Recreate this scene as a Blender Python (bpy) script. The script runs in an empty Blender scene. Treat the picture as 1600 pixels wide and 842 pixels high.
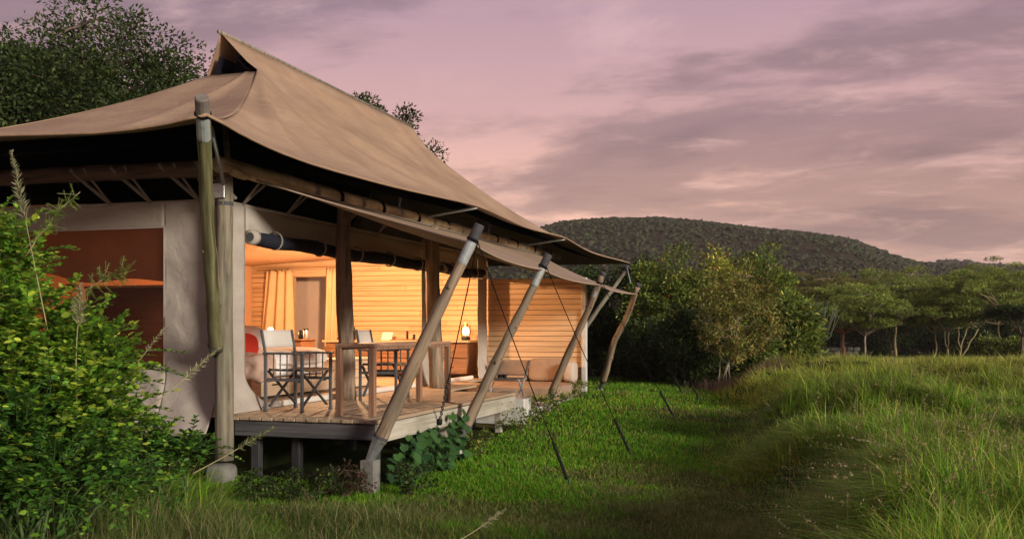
import bpy, math, random
import numpy as np
from mathutils import Vector, Matrix

rng = np.random.default_rng(11)
random.seed(11)
scene = bpy.context.scene
COL = scene.collection

# ---------------------------------------------------------------- camera
# world axes follow the tent: +y runs along its long front, +x points out of the front
YAW = math.radians(17.41)
CA, SA = math.cos(YAW), math.sin(YAW)
EYE = 1.6
F = 1556.0


def cw(X, Y):
    """sideways / forward metres from where the photographer stood -> world x, y"""
    return (X * CA - Y * SA, X * SA + Y * CA)


def pw(px, Y):
    return cw((px - 800) / F * Y, Y)


def pz(py, Y):
    return EYE - (py - 515) / F * Y


cam_d = bpy.data.cameras.new("camera")
cam = bpy.data.objects.new("camera", cam_d)
COL.objects.link(cam)
cam.location = (0, 0, EYE)
cam.rotation_euler = (math.radians(90), 0, YAW)
cam_d.sensor_width = 36
cam_d.lens = 35
cam_d.shift_y = 94 / 1600
cam_d.clip_end = 6000
cam_d.clip_start = 0.05
scene.camera = cam

# ---------------------------------------------------------------- sky, sun, exposure
SUN_TO = Vector((0.90, -0.44, 0.0)).normalized()
SUN_EL = math.radians(14)
sun_vec = Vector((SUN_TO.x * math.cos(SUN_EL), SUN_TO.y * math.cos(SUN_EL), math.sin(SUN_EL)))
world = bpy.data.worlds.new("World")
scene.world = world
world.use_nodes = True
wn = world.node_tree
wn.nodes.clear()


def N(nt, typ, **kw):
    n = nt.nodes.new(typ)
    for k, v in kw.items():
        if k == "inp":
            for kk, vv in v.items():
                n.inputs[kk].default_value = vv
        else:
            setattr(n, k, v)
    return n


def ramp(nt, stops, interp='LINEAR'):
    r = nt.nodes.new('ShaderNodeValToRGB')
    r.color_ramp.interpolation = interp
    e = r.color_ramp.elements
    while len(e) < len(stops):
        e.new(0.5)
    for i, (p, c) in enumerate(stops):
        e[i].position = p
        e[i].color = (c[0], c[1], c[2], 1) if len(c) == 3 else c
    return r


def build_world():
    L = wn.links.new
    out = N(wn, 'ShaderNodeOutputWorld')
    bg = N(wn, 'ShaderNodeBackground')
    L(bg.outputs[0], out.inputs[0])
    sky = N(wn, 'ShaderNodeTexSky', sky_type='NISHITA')
    sky.sun_disc = False
    sky.sun_elevation = SUN_EL
    sky.sun_rotation = math.atan2(SUN_TO.x, SUN_TO.y)
    tc = N(wn, 'ShaderNodeTexCoord')
    sep = N(wn, 'ShaderNodeSeparateXYZ')
    L(tc.outputs['Generated'], sep.inputs[0])
    zc = N(wn, 'ShaderNodeMath', operation='MAXIMUM', inp={1: 0.0})
    L(sep.outputs['Z'], zc.inputs[0])
    za = N(wn, 'ShaderNodeMath', operation='ADD', inp={1: 0.16})
    L(zc.outputs[0], za.inputs[0])
    dx = N(wn, 'ShaderNodeMath', operation='DIVIDE')
    dy = N(wn, 'ShaderNodeMath', operation='DIVIDE')
    L(sep.outputs['X'], dx.inputs[0]); L(za.outputs[0], dx.inputs[1])
    L(sep.outputs['Y'], dy.inputs[0]); L(za.outputs[0], dy.inputs[1])
    comb = N(wn, 'ShaderNodeCombineXYZ')
    L(dx.outputs[0], comb.inputs[0]); L(dy.outputs[0], comb.inputs[1])
    # clear-air tint by height above the horizon
    base = ramp(wn, [(0.0, (0.86, 0.53, 0.41)), (0.07, (1.06, 0.62, 0.42)), (0.13, (0.86, 0.49, 0.37)), (0.20, (0.60, 0.35, 0.335)),
                     (0.30, (0.44, 0.275, 0.325)), (0.55, (0.34, 0.27, 0.38)), (1.0, (0.26, 0.24, 0.36))])
    L(zc.outputs[0], base.inputs[0])
    # big soft banks
    mp = N(wn, 'ShaderNodeMapping', inp={'Location': SKY_OFF1, 'Rotation': (0, 0, -0.3), 'Scale': (0.5, 0.8, 1)})
    L(comb.outputs[0], mp.inputs[0])
    n1 = N(wn, 'ShaderNodeTexNoise', inp={'Scale': 1.0, 'Detail': 13.0, 'Roughness': 0.60, 'Distortion': 0.3})
    L(mp.outputs[0], n1.inputs['Vector'])
    m1 = ramp(wn, [(0.415, (0, 0, 0)), (0.53, (0.75, 0.75, 0.75)), (0.66, (1, 1, 1))], 'EASE')
    L(n1.outputs['Fac'], m1.inputs[0])
    ccol = ramp(wn, [(0.0, (0.36, 0.215, 0.21)), (0.12, (0.20, 0.118, 0.125)), (0.3, (0.17, 0.115, 0.145)),
                     (1.0, (0.20, 0.17, 0.24))])
    L(zc.outputs[0], ccol.inputs[0])
    k1 = N(wn, 'ShaderNodeMath', operation='MULTIPLY', inp={1: 0.92})
    L(m1.outputs[0], k1.inputs[0])
    mixa = N(wn, 'ShaderNodeMix', data_type='RGBA')
    L(k1.outputs[0], mixa.inputs[0]); L(base.outputs[0], mixa.inputs[6]); L(ccol.outputs[0], mixa.inputs[7])
    # lit edges and wisps
    mp2 = N(wn, 'ShaderNodeMapping', inp={'Location': SKY_OFF2, 'Rotation': (0, 0, 0.2), 'Scale': (1.6, 2.4, 1)})
    L(comb.outputs[0], mp2.inputs[0])
    n2 = N(wn, 'ShaderNodeTexNoise', inp={'Scale': 1.0, 'Detail': 12.0, 'Roughness': 0.66, 'Distortion': 0.4})
    L(mp2.outputs[0], n2.inputs['Vector'])
    m2 = ramp(wn, [(0.50, (0, 0, 0)), (0.72, (1, 1, 1))], 'EASE')
    L(n2.outputs['Fac'], m2.inputs[0])
    k2 = N(wn, 'ShaderNodeMath', operation='MULTIPLY', inp={1: 0.5})
    L(m2.outputs[0], k2.inputs[0])
    lit = ramp(wn, [(0.0, (1.1, 0.68, 0.50)), (0.15, (0.86, 0.52, 0.45)), (0.4, (0.5, 0.36, 0.42)), (1.0, (0.3, 0.28, 0.4))])
    L(zc.outputs[0], lit.inputs[0])
    mixb = N(wn, 'ShaderNodeMix', data_type='RGBA')
    L(k2.outputs[0], mixb.inputs[0]); L(mixa.outputs[2], mixb.inputs[6]); L(lit.outputs[0], mixb.inputs[7])
    # clear sky behind the cloud deck
    sk = N(wn, 'ShaderNodeMix', data_type='RGBA', blend_type='MULTIPLY', inp={0: 1.0})
    sk.inputs[7].default_value = (0.07, 0.07, 0.07, 1)
    L(sky.outputs[0], sk.inputs[6])
    mixc = N(wn, 'ShaderNodeMix', data_type='RGBA', inp={0: 0.93})
    L(sk.outputs[2], mixc.inputs[6]); L(mixb.outputs[2], mixc.inputs[7])
    L(mixc.outputs[2], bg.inputs[0])
    bg.inputs[1].default_value = 1.28


SKY_OFF1 = (0.4, 25.1, 0.0)
SKY_OFF2 = (7.3, 2.1, 0.0)
build_world()

sun_d = bpy.data.lights.new("sun", 'SUN')
sun_d.energy = 4.6
sun_d.angle = math.radians(12)
sun_d.color = (1.0, 0.90, 0.76)
sun = bpy.data.objects.new("sun", sun_d)
COL.objects.link(sun)
sun.rotation_euler = sun_vec.to_track_quat('Z', 'Y').to_euler()

vs = scene.view_settings
vs.view_transform = 'Standard'
vs.look = 'None'
vs.exposure = 0.0
vs.gamma = 1.0
vs.use_curve_mapping = False
scene.render.engine = 'CYCLES'
scene.cycles.use_denoising = True
scene.cycles.max_bounces = 7
scene.cycles.transparent_max_bounces = 12
scene.cycles.sample_clamp_indirect = 4.0

# ---------------------------------------------------------------- materials
MATS = {}


def newmat(name):
    m = bpy.data.materials.new(name)
    m.use_nodes = True
    nt = m.node_tree
    b = nt.nodes['Principled BSDF']
    return m, nt, b


def noise_mat(name, stops, scale=(5, 5, 5), rough=0.8, bump=0.2, detail=6, dist=0.02, vary=0.0, spec=0.3,
              scale2=None, fac2=0.3, c2=(0.1, 0.1, 0.1), distortion=0.0, nrough=0.6):
    m, nt, b = newmat(name)
    L = nt.links.new
    tc = N(nt, 'ShaderNodeTexCoord')
    mp = N(nt, 'ShaderNodeMapping', inp={'Scale': scale})
    vec = tc.outputs['Object']
    if vary:
        oi = N(nt, 'ShaderNodeObjectInfo')
        ad = N(nt, 'ShaderNodeVectorMath', operation='ADD')
        mu = N(nt, 'ShaderNodeMath', operation='MULTIPLY', inp={1: 37.0})
        L(oi.outputs['Random'], mu.inputs[0])
        L(vec, ad.inputs[0]); L(mu.outputs[0], ad.inputs[1])
        vec = ad.outputs[0]
    L(vec, mp.inputs[0])
    no = N(nt, 'ShaderNodeTexNoise', inp={'Scale': 1.0, 'Detail': detail, 'Roughness': nrough, 'Distortion': distortion})
    L(mp.outputs[0], no.inputs['Vector'])
    rp = ramp(nt, stops)
    L(no.outputs['Fac'], rp.inputs[0])
    col = rp.outputs[0]
    if scale2:
        mp2 = N(nt, 'ShaderNodeMapping', inp={'Scale': scale2})
        L(vec, mp2.inputs[0])
        n2 = N(nt, 'ShaderNodeTexNoise', inp={'Scale': 1.0, 'Detail': 5.0, 'Roughness': 0.6})
        L(mp2.outputs[0], n2.inputs['Vector'])
        r2 = ramp(nt, [(0.42, (0, 0, 0)), (0.66, (fac2, fac2, fac2))])
        L(n2.outputs['Fac'], r2.inputs[0])
        mx = N(nt, 'ShaderNodeMix', data_type='RGBA')
        mx.inputs[7].default_value = (*c2, 1)
        L(r2.outputs[0], mx.inputs[0]); L(col, mx.inputs[6])
        col = mx.outputs[2]
    if vary:
        hs = N(nt, 'ShaderNodeHueSaturation')
        mr = N(nt, 'ShaderNodeMapRange', inp={3: 1 - vary, 4: 1 + vary})
        L(oi.outputs['Random'], mr.inputs[0]); L(mr.outputs[0], hs.inputs['Value'])
        L(col, hs.inputs['Color'])
        col = hs.outputs[0]
    L(col, b.inputs['Base Color'])
    b.inputs['Roughness'].default_value = rough
    b.inputs['Specular IOR Level'].default_value = spec
    if bump:
        bp = N(nt, 'ShaderNodeBump', inp={'Strength': bump, 'Distance': dist})
        L(no.outputs['Fac'], bp.inputs['Height'])
        L(bp.outputs[0], b.inputs['Normal'])
    MATS[name] = m
    return m


def wood(name, dark, light, axis, vary=0.15, rough=0.7, bump=0.35, grain=26, along=1.6, stain=None, spec=0.25):
    sc = [grain, grain, grain]
    sc[axis] = along
    mid = tuple((a + b) / 2 for a, b in zip(dark, light))
    return noise_mat(name, [(0.27, tuple(x * .35 for x in dark)), (0.35, dark), (0.52, mid), (0.7, light)], scale=sc, rough=rough, bump=bump, dist=0.01,
                     vary=vary, scale2=(2.2, 2.2, 2.2) if stain else None, fac2=0.55, c2=stain or (0, 0, 0), spec=spec,
                     distortion=0.25)


def canvas(name, a, b_, scale=1.3, translucent=0.0, stain=None, rough=0.9):
    m = noise_mat(name, [(0.3, a), (0.7, b_)], scale=(scale, scale, scale), rough=rough, bump=0.0, spec=0.1, detail=7,
                  scale2=(0.9, 0.9, 3.5) if stain else None, fac2=0.4, c2=stain or (0, 0, 0))
    nt = m.node_tree
    L = nt.links.new
    b = nt.nodes['Principled BSDF']
    tc = N(nt, 'ShaderNodeTexCoord')
    w = N(nt, 'ShaderNodeTexNoise', inp={'Scale': 3.2, 'Detail': 5.0, 'Roughness': 0.55, 'Distortion': 0.8})
    L(tc.outputs['Object'], w.inputs['Vector'])
    w2 = N(nt, 'ShaderNodeTexNoise', inp={'Scale': 160.0, 'Detail': 2.0})
    L(tc.outputs['Object'], w2.inputs['Vector'])
    ad = N(nt, 'ShaderNodeMath', operation='MULTIPLY_ADD', inp={1: 0.06})
    L(w2.outputs['Fac'], ad.inputs[0]); L(w.outputs['Fac'], ad.inputs[2])
    bp = N(nt, 'ShaderNodeBump', inp={'Strength': 0.5, 'Distance': 0.05})
    L(ad.outputs[0], bp.inputs['Height']); L(bp.outputs[0], b.inputs['Normal'])
    if translucent:
        out = nt.nodes['Material Output']
        tr = N(nt, 'ShaderNodeBsdfTranslucent')
        src = b.inputs['Base Color'].links[0].from_socket
        L(src, tr.inputs[0])
        mx = N(nt, 'ShaderNodeMixShader', inp={0: translucent})
        L(b.outputs[0], mx.inputs[1]); L(tr.outputs[0], mx.inputs[2]); L(mx.outputs[0], out.inputs[0])
    return m


def leafmat(name, trans=0.35, rough=0.55, spec=0.3):
    m, nt, b = newmat(name)
    L = nt.links.new
    at = N(nt, 'ShaderNodeAttribute', attribute_name='col')
    L(at.outputs['Color'], b.inputs['Base Color'])
    b.inputs['Roughness'].default_value = rough
    b.inputs['Specular IOR Level'].default_value = spec
    tr = N(nt, 'ShaderNodeBsdfTranslucent')
    L(at.outputs['Color'], tr.inputs[0])
    mx = N(nt, 'ShaderNodeMixShader', inp={0: trans})
    out = nt.nodes['Material Output']
    L(b.outputs[0], mx.inputs[1]); L(tr.outputs[0], mx.inputs[2]); L(mx.outputs[0], out.inputs[0])
    MATS[name] = m
    return m


def plain(name, c, rough=0.6, metal=0.0, spec=0.4, emit=None, es=0.0):
    m, nt, b = newmat(name)
    no = N(nt, 'ShaderNodeTexNoise', inp={'Scale': 14.0, 'Detail': 4.0})
    tc = N(nt, 'ShaderNodeTexCoord')
    nt.links.new(tc.outputs['Object'], no.inputs['Vector'])
    rp = ramp(nt, [(0.3, tuple(x * 0.78 for x in c)), (0.7, tuple(min(1, x * 1.15) for x in c))])
    nt.links.new(no.outputs['Fac'], rp.inputs[0])
    nt.links.new(rp.outputs[0], b.inputs['Base Color'])
    b.inputs['Roughness'].default_value = rough
    b.inputs['Metallic'].default_value = metal
    b.inputs['Specular IOR Level'].default_value = spec
    if emit:
        b.inputs['Emission Color'].default_value = (*emit, 1)
        b.inputs['Emission Strength'].default_value = es
    MATS[name] = m
    return m


canvas('roof_canvas', (0.29, 0.195, 0.125), (0.40, 0.28, 0.185), 0.9, stain=(0.19, 0.13, 0.095))
canvas('blind_cloth', (0.24, 0.15, 0.11), (0.32, 0.2, 0.15), 3.0, translucent=.5)
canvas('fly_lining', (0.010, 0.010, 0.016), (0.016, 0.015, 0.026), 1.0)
canvas('wall_canvas', (0.38, 0.34, 0.295), (0.47, 0.425, 0.375), 1.1, translucent=0.10, stain=(0.28, 0.24, 0.2))
canvas('awning_canvas', (0.30, 0.22, 0.16), (0.40, 0.30, 0.22), 1.0, translucent=0.12)
canvas('liner_canvas', (0.50, 0.31, 0.19), (0.57, 0.37, 0.23), 1.0)
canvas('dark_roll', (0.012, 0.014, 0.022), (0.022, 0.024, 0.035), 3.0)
canvas('cream_canvas', (0.76, 0.73, 0.67), (0.84, 0.81, 0.76), 2.0, translucent=0.35)
canvas('seat_canvas', (0.30, 0.20, 0.13), (0.40, 0.28, 0.19), 3.0)
canvas('curtain_cloth', (0.55, 0.42, 0.25), (0.66, 0.52, 0.33), 2.0)
canvas('duvet', (0.78, 0.76, 0.72), (0.84, 0.82, 0.79), 2.0)
canvas('throw_wool', (0.42, 0.27, 0.2), (0.62, 0.46, 0.38), 9.0)
canvas('red_cloth', (0.50, 0.035, 0.02), (0.62, 0.06, 0.035), 4.0)
canvas('orange_cloth', (0.62, 0.20, 0.10), (0.70, 0.26, 0.14), 4.0)
canvas('taupe_cushion', (0.24, 0.17, 0.12), (0.33, 0.24, 0.17), 2.0)
canvas('pale_cushion', (0.42, 0.34, 0.27), (0.5, 0.41, 0.33), 2.0)
wood('pole_wood', (0.115, 0.08, 0.05), (0.36, 0.275, 0.185), 2, vary=0.16, stain=(0.13, 0.115, 0.09), bump=.6, grain=22)
wood('post_wood', (0.10, 0.085, 0.065), (0.36, 0.32, 0.25), 2, vary=0.08, stain=(0.12, 0.12, 0.09))
wood('corner_wood', (0.085, 0.072, 0.05), (0.26, 0.225, 0.165), 2, vary=0.05, bump=.7, grain=20, stain=(0.18, 0.19, 0.13))
wood('mossy_wood', (0.035, 0.034, 0.016), (0.25, 0.235, 0.125), 2, vary=0.05, along=0.9, stain=(0.09, 0.09, 0.03))
wood('gnarled_wood', (0.12, 0.085, 0.06), (0.48, 0.36, 0.26), 2, vary=0.1, grain=14, bump=0.7, stain=(0.07, 0.05, 0.04))
wood('beam_pale', (0.40, 0.28, 0.15), (0.76, 0.62, 0.41), 2, vary=0.05, grain=16, bump=0.6, stain=(0.2, 0.12, 0.06))
wood('beam_brown', (0.08, 0.05, 0.035), (0.22, 0.14, 0.10), 2, vary=0.05, grain=16, bump=0.6)
wood('pine_plank', (0.44, 0.29, 0.16), (0.60, 0.42, 0.25), 0, vary=0.07, grain=30, along=0.8, bump=0.12)
wood('deck_wood', (0.22, 0.16, 0.105), (0.44, 0.34, 0.23), 1, vary=0.13, grain=30, along=1.0, bump=0.3)
wood('fascia_grey', (0.30, 0.28, 0.22), (0.50, 0.47, 0.39), 1, vary=0.06, grain=30, along=1.0, bump=0.25, stain=(0.22, 0.21, 0.15))
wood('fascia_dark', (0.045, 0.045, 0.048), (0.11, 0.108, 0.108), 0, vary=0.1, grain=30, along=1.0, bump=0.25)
wood('table_wood', (0.17, 0.09, 0.055), (0.33, 0.19, 0.12), 2, vary=0.06, grain=30, bump=0.15, rough=0.5)
wood('table_top_wood', (0.22, 0.12, 0.075), (0.40, 0.25, 0.16), 1, vary=0.06, grain=30, bump=0.15, rough=0.55)
wood('chair_wood', (0.055, 0.054, 0.056), (0.14, 0.137, 0.14), 2, vary=0.05, grain=40, bump=0.1, rough=0.5)
wood('shaded_post', (0.018, 0.019, 0.022), (0.045, 0.046, 0.05), 2)  # deck post wood darkened: shade beneath the deck put into its colour
wood('bed_wood', (0.48, 0.36, 0.24), (0.62, 0.48, 0.33), 1, vary=0.06, grain=30, along=1.0, bump=0.1)
wood('bed_brown', (0.13, 0.05, 0.025), (0.21, 0.09, 0.045), 0, vary=0.05, grain=30, bump=0.1)
wood('cabinet_wood', (0.16, 0.08, 0.04), (0.28, 0.15, 0.08), 0, vary=0.06, grain=30, bump=0.1)
wood('shelf_wood', (0.46, 0.33, 0.2), (0.6, 0.45, 0.3), 0, vary=0.03, grain=30, bump=0.1)
wood('bark_pale', (0.15, 0.12, 0.085), (0.34, 0.28, 0.21), 2, vary=0.1, grain=14, bump=0.5)
wood('bark_dark', (0.06, 0.045, 0.035), (0.16, 0.12, 0.09), 2, vary=0.1, grain=12, bump=0.6)
wood('bark_rusty', (0.16, 0.075, 0.03), (0.33, 0.17, 0.08), 2, vary=0.1, grain=12, bump=0.6)
wood('bark_yellow', (0.15, 0.125, 0.06), (0.32, 0.26, 0.14), 2, vary=0.1, grain=12, bump=0.4)
noise_mat('concrete', [(0.3, (0.10, 0.097, 0.085)), (0.7, (0.22, 0.213, 0.195))], (9, 9, 9), rough=0.9, bump=0.4,
          scale2=(3, 3, 2), fac2=0.6, c2=(0.16, 0.17, 0.13))
noise_mat('whitewash', [(0.3, (0.46, 0.45, 0.42)), (0.7, (0.66, 0.65, 0.62))], (7, 7, 7), rough=0.9, bump=0.3,
          scale2=(4, 4, 2), fac2=0.7, c2=(0.22, 0.22, 0.17))
noise_mat('plaster', [(0.3, (0.62, 0.55, 0.55)), (0.7, (0.70, 0.63, 0.63))], (3, 3, 3), rough=0.9, bump=0.05)
noise_mat('ground_soil', [(0.30, (0.020, 0.024, 0.010)), (0.55, (0.032, 0.045, 0.014)), (0.75, (0.06, 0.052, 0.026))],
          (0.9, 0.9, 0.9), rough=1.0, bump=0.6, dist=0.05, detail=9, spec=0.05)
noise_mat('hill_soil', [(0.3, (0.022, 0.021, 0.013)), (0.5, (0.042, 0.033, 0.022)), (0.72, (0.032, 0.034, 0.018))],
          (0.05, 0.05, 0.05), rough=1.0, bump=0.3, detail=9, spec=0.0)
plain('rope_dark', (0.008, 0.008, 0.009), 0.95, spec=.1)
plain('rope_pale', (0.45, 0.42, 0.36), 0.9)
plain('strap_web', (0.27, 0.24, 0.20), 0.9)
plain('steel', (0.42, 0.45, 0.46), 0.42, 0.8)
plain('sleeve_grey', (0.36, 0.40, 0.40), 0.55, 0.25)
plain('cap_grey', (0.055, 0.055, 0.06), 0.75)
plain('pale_cap', (0.16, 0.14, 0.12), 0.8)
plain('black_rubber', (0.007, 0.007, 0.008), 0.7, spec=.2)
plain('tin_black', (0.02, 0.018, 0.018), 0.35, 0.5)
plain('brass', (0.42, 0.26, 0.10), 0.35, 0.9)
plain('white_card', (0.75, 0.74, 0.7), 0.7)
plain('photo_dark', (0.10, 0.075, 0.055), 0.5)
plain('terracotta', (0.42, 0.17, 0.08), 0.85)
plain('red_berry', (0.45, 0.02, 0.015), 0.5)
plain('glow_glass', (0.9, 0.8, 0.6), 0.3, emit=(1.0, 0.60, 0.22), es=5.0)
plain('glow_shade', (0.8, 0.6, 0.35), 0.6, emit=(1.0, 0.55, 0.18), es=9.0)
leafmat('leaf')
leafmat('grass', trans=0.3, rough=0.7, spec=0.15)


def screen_mat():
    m, nt, b = newmat('window_mesh')
    L = nt.links.new
    out = nt.nodes['Material Output']
    b.inputs['Base Color'].default_value = (0.06, 0.034, 0.026, 1)
    b.inputs['Roughness'].default_value = 0.6
    b.inputs['Specular IOR Level'].default_value = 0.15
    tr = N(nt, 'ShaderNodeBsdfTransparent')
    tr.inputs[0].default_value = (0.55, 0.38, 0.30, 1)
    mx = N(nt, 'ShaderNodeMixShader', inp={0: 0.74})
    L(b.outputs[0], mx.inputs[1]); L(tr.outputs[0], mx.inputs[2]); L(mx.outputs[0], out.inputs[0])
    MATS['window_mesh'] = m


screen_mat()


def sn(x, y, z=0.0, seed=0.0, f=1.0):
    """smooth pseudo-noise from crossed sines, about -1..1"""
    s = seed * 1.7
    return (np.sin(x * 1.7 * f + 1.3 * np.sin(y * 1.1 * f + s) + s * 2.1) +
            np.sin(y * 2.3 * f + 1.1 * np.sin(z * 1.9 * f + s * 1.3) + s) +
            np.sin(z * 2.1 * f + 1.2 * np.sin(x * 1.5 * f + s * .7) + s * 3.3) * (1 if np.any(z) else 0) +
            np.sin((x + y) * 1.13 * f + s * 4.0)) / 3.2


# ---------------------------------------------------------------- mesh helpers
def root_loc(o):
    v = Vector((0, 0, 0))
    while o is not None:
        v = v + o.location
        o = o.parent
    return v


def mesh_obj(name, verts, faces, mat, parent=None, world=True, smooth=False, kind=None, origin=None):
    me = bpy.data.meshes.new(name)
    v = np.asarray(verts, dtype=float).reshape(-1, 3)
    off = np.zeros(3)
    if world:
        off = np.array(root_loc(parent) if parent is not None else Vector(origin or (0, 0, 0)))
    me.from_pydata((v - off).tolist(), [], [list(map(int, f)) for f in faces])
    if smooth:
        me.polygons.foreach_set('use_smooth', [True] * len(me.polygons))
    me.materials.append(MATS[mat] if isinstance(mat, str) else mat)
    me.update()
    o = bpy.data.objects.new(name, me)
    COL.objects.link(o)
    if parent is not None:
        o.parent = parent
    elif origin is not None:
        o.location = origin
    if kind:
        o['kind'] = kind
    return o


def tag(o, label, cat, group=None):
    o['label'] = label
    o['category'] = cat
    if group:
        o['group'] = group
    return o


def thing(name, label, cat, loc=(0, 0, 0), group=None, rot=None):
    o = bpy.data.objects.new(name, None)
    COL.objects.link(o)
    o.location = loc
    o.empty_display_size = 0.1
    if rot is not None:
        o.rotation_mode = 'QUATERNION'
        o.rotation_quaternion = rot
    return tag(o, label, cat, group)


class MB:
    def __init__(s):
        s.v = []
        s.f = []

    def add(s, V, Fc):
        n = len(s.v)
        s.v.extend([tuple(p) for p in V])
        s.f.extend([[i + n for i in f] for f in Fc])
        return s

    def box(s, x0, x1, y0, y1, z0, z1, ch=0.0):
        V, Fc = box_vf(x0, x1, y0, y1, z0, z1, ch)
        return s.add(V, Fc)

    def obox(s, a, b, w, h, ch=0.0, up=(0, 0, 1)):
        """bar of section w x h from a to b"""
        a = Vector(a); b = Vector(b)
        d = (b - a)
        ln = d.length
        d.normalize()
        u = Vector(up)
        if abs(d.dot(u)) > 0.98:
            u = Vector((1, 0, 0))
        sx = d.cross(u).normalized()
        sz = sx.cross(d).normalized()
        V, Fc = box_vf(-w / 2, w / 2, 0, ln, -h / 2, h / 2, ch)
        V = [a + sx * p[0] + d * p[1] + sz * p[2] for p in V]
        return s.add(V, Fc)

    def tube(s, pts, rad, seg=8, cap=True, wob=0.0, seed=0):
        pts = [Vector(p) for p in pts]
        n = len(pts)
        if not hasattr(rad, '__len__'):
            rad = [rad] * n
        V, Fc = [], []
        ref = Vector((0.31, 0.87, 0.38))
        prev = None
        for i, p in enumerate(pts):
            d = (pts[min(i + 1, n - 1)] - pts[max(i - 1, 0)])
            if d.length < 1e-9:
                d = Vector((0, 0, 1))
            d.normalize()
            if prev is None:
                r0 = ref if abs(d.dot(ref)) < 0.9 else Vector((1, 0, 0))
                a = d.cross(r0).normalized()
            else:
                a = (prev - d * prev.dot(d)).normalized()
            prev = a
            b = d.cross(a)
            for k in range(seg):
                t = 2 * math.pi * k / seg
                rr = rad[i]
                if wob:
                    rr *= 1 + wob * math.sin(t * 2 + i * 0.9 + seed) * 0.6 + wob * math.sin(t * 3 - i * 1.7 + seed * 2) * 0.5
                V.append(p + (a * math.cos(t) + b * math.sin(t)) * rr)
        for i in range(n - 1):
            for k in range(seg):
                k2 = (k + 1) % seg
                Fc.append([i * seg + k, i * seg + k2, (i + 1) * seg + k2, (i + 1) * seg + k])
        if cap:
            Fc.append(list(range(seg))[::-1])
            Fc.append([(n - 1) * seg + k for k in range(seg)])
        return s.add(V, Fc)

    def grid(s, P):
        P = np.asarray(P)
        nu, nv = P.shape[:2]
        V = P.reshape(-1, 3)
        Fc = [[i * nv + j, (i + 1) * nv + j, (i + 1) * nv + j + 1, i * nv + j + 1] for i in range(nu - 1) for j in range(nv - 1)]
        return s.add(V, Fc)

    def lathe(s, c, prof, seg=16):
        """prof: list of (radius, z)"""
        V, Fc = [], []
        for r, z in prof:
            for k in range(seg):
                t = 2 * math.pi * k / seg
                V.append((c[0] + r * math.cos(t), c[1] + r * math.sin(t), c[2] + z))
        n = len(prof)
        for i in range(n - 1):
            for k in range(seg):
                k2 = (k + 1) % seg
                Fc.append([i * seg + k, i * seg + k2, (i + 1) * seg + k2, (i + 1) * seg + k])
        Fc.append(list(range(seg))[::-1])
        Fc.append([(n - 1) * seg + k for k in range(seg)])
        return s.add(V, Fc)

    def puffy(s, c, size, p=5.0, n=12, amp=0.0, seed=1.0, f=4.0, rot=None):
        idx, V, Fc = {}, [], []
        lin = np.linspace(-1, 1, n + 1)

        def vid(q):
            k = tuple(round(float(a), 4) for a in q)
            if k not in idx:
                x = np.array(q)
                L = (np.abs(x) ** p).sum() ** (1 / p)
                x = x / L
                w = x * np.array(size) / 2
                if amp:
                    w = w * (1 + amp * float(sn(w[0] * f, w[1] * f, w[2] * f + 0.3, seed)))
                wv = Vector(w)
                if rot is not None:
                    wv = rot @ wv
                idx[k] = len(V)
                V.append(wv + Vector(c))
            return idx[k]
        for ax in range(3):
            for sg in (-1, 1):
                for i in range(n):
                    for j in range(n):
                        q = []
                        for (a, b) in ((i, j), (i + 1, j), (i + 1, j + 1), (i, j + 1)):
                            v = [0, 0, 0]
                            v[ax] = sg
                            v[(ax + 1) % 3] = lin[a]
                            v[(ax + 2) % 3] = lin[b]
                            q.append(vid(v))
                        Fc.append(q if sg > 0 else q[::-1])
        return s.add(V, Fc)

    def build(s, name, mat, parent=None, world=True, smooth=False, kind=None, origin=None, solid=0.0):
        o = mesh_obj(name, s.v, s.f, mat, parent, world, smooth, kind, origin)
        if solid:
            md = o.modifiers.new('thickness', 'SOLIDIFY')
            md.thickness = solid
            md.offset = 0
        return o


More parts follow.
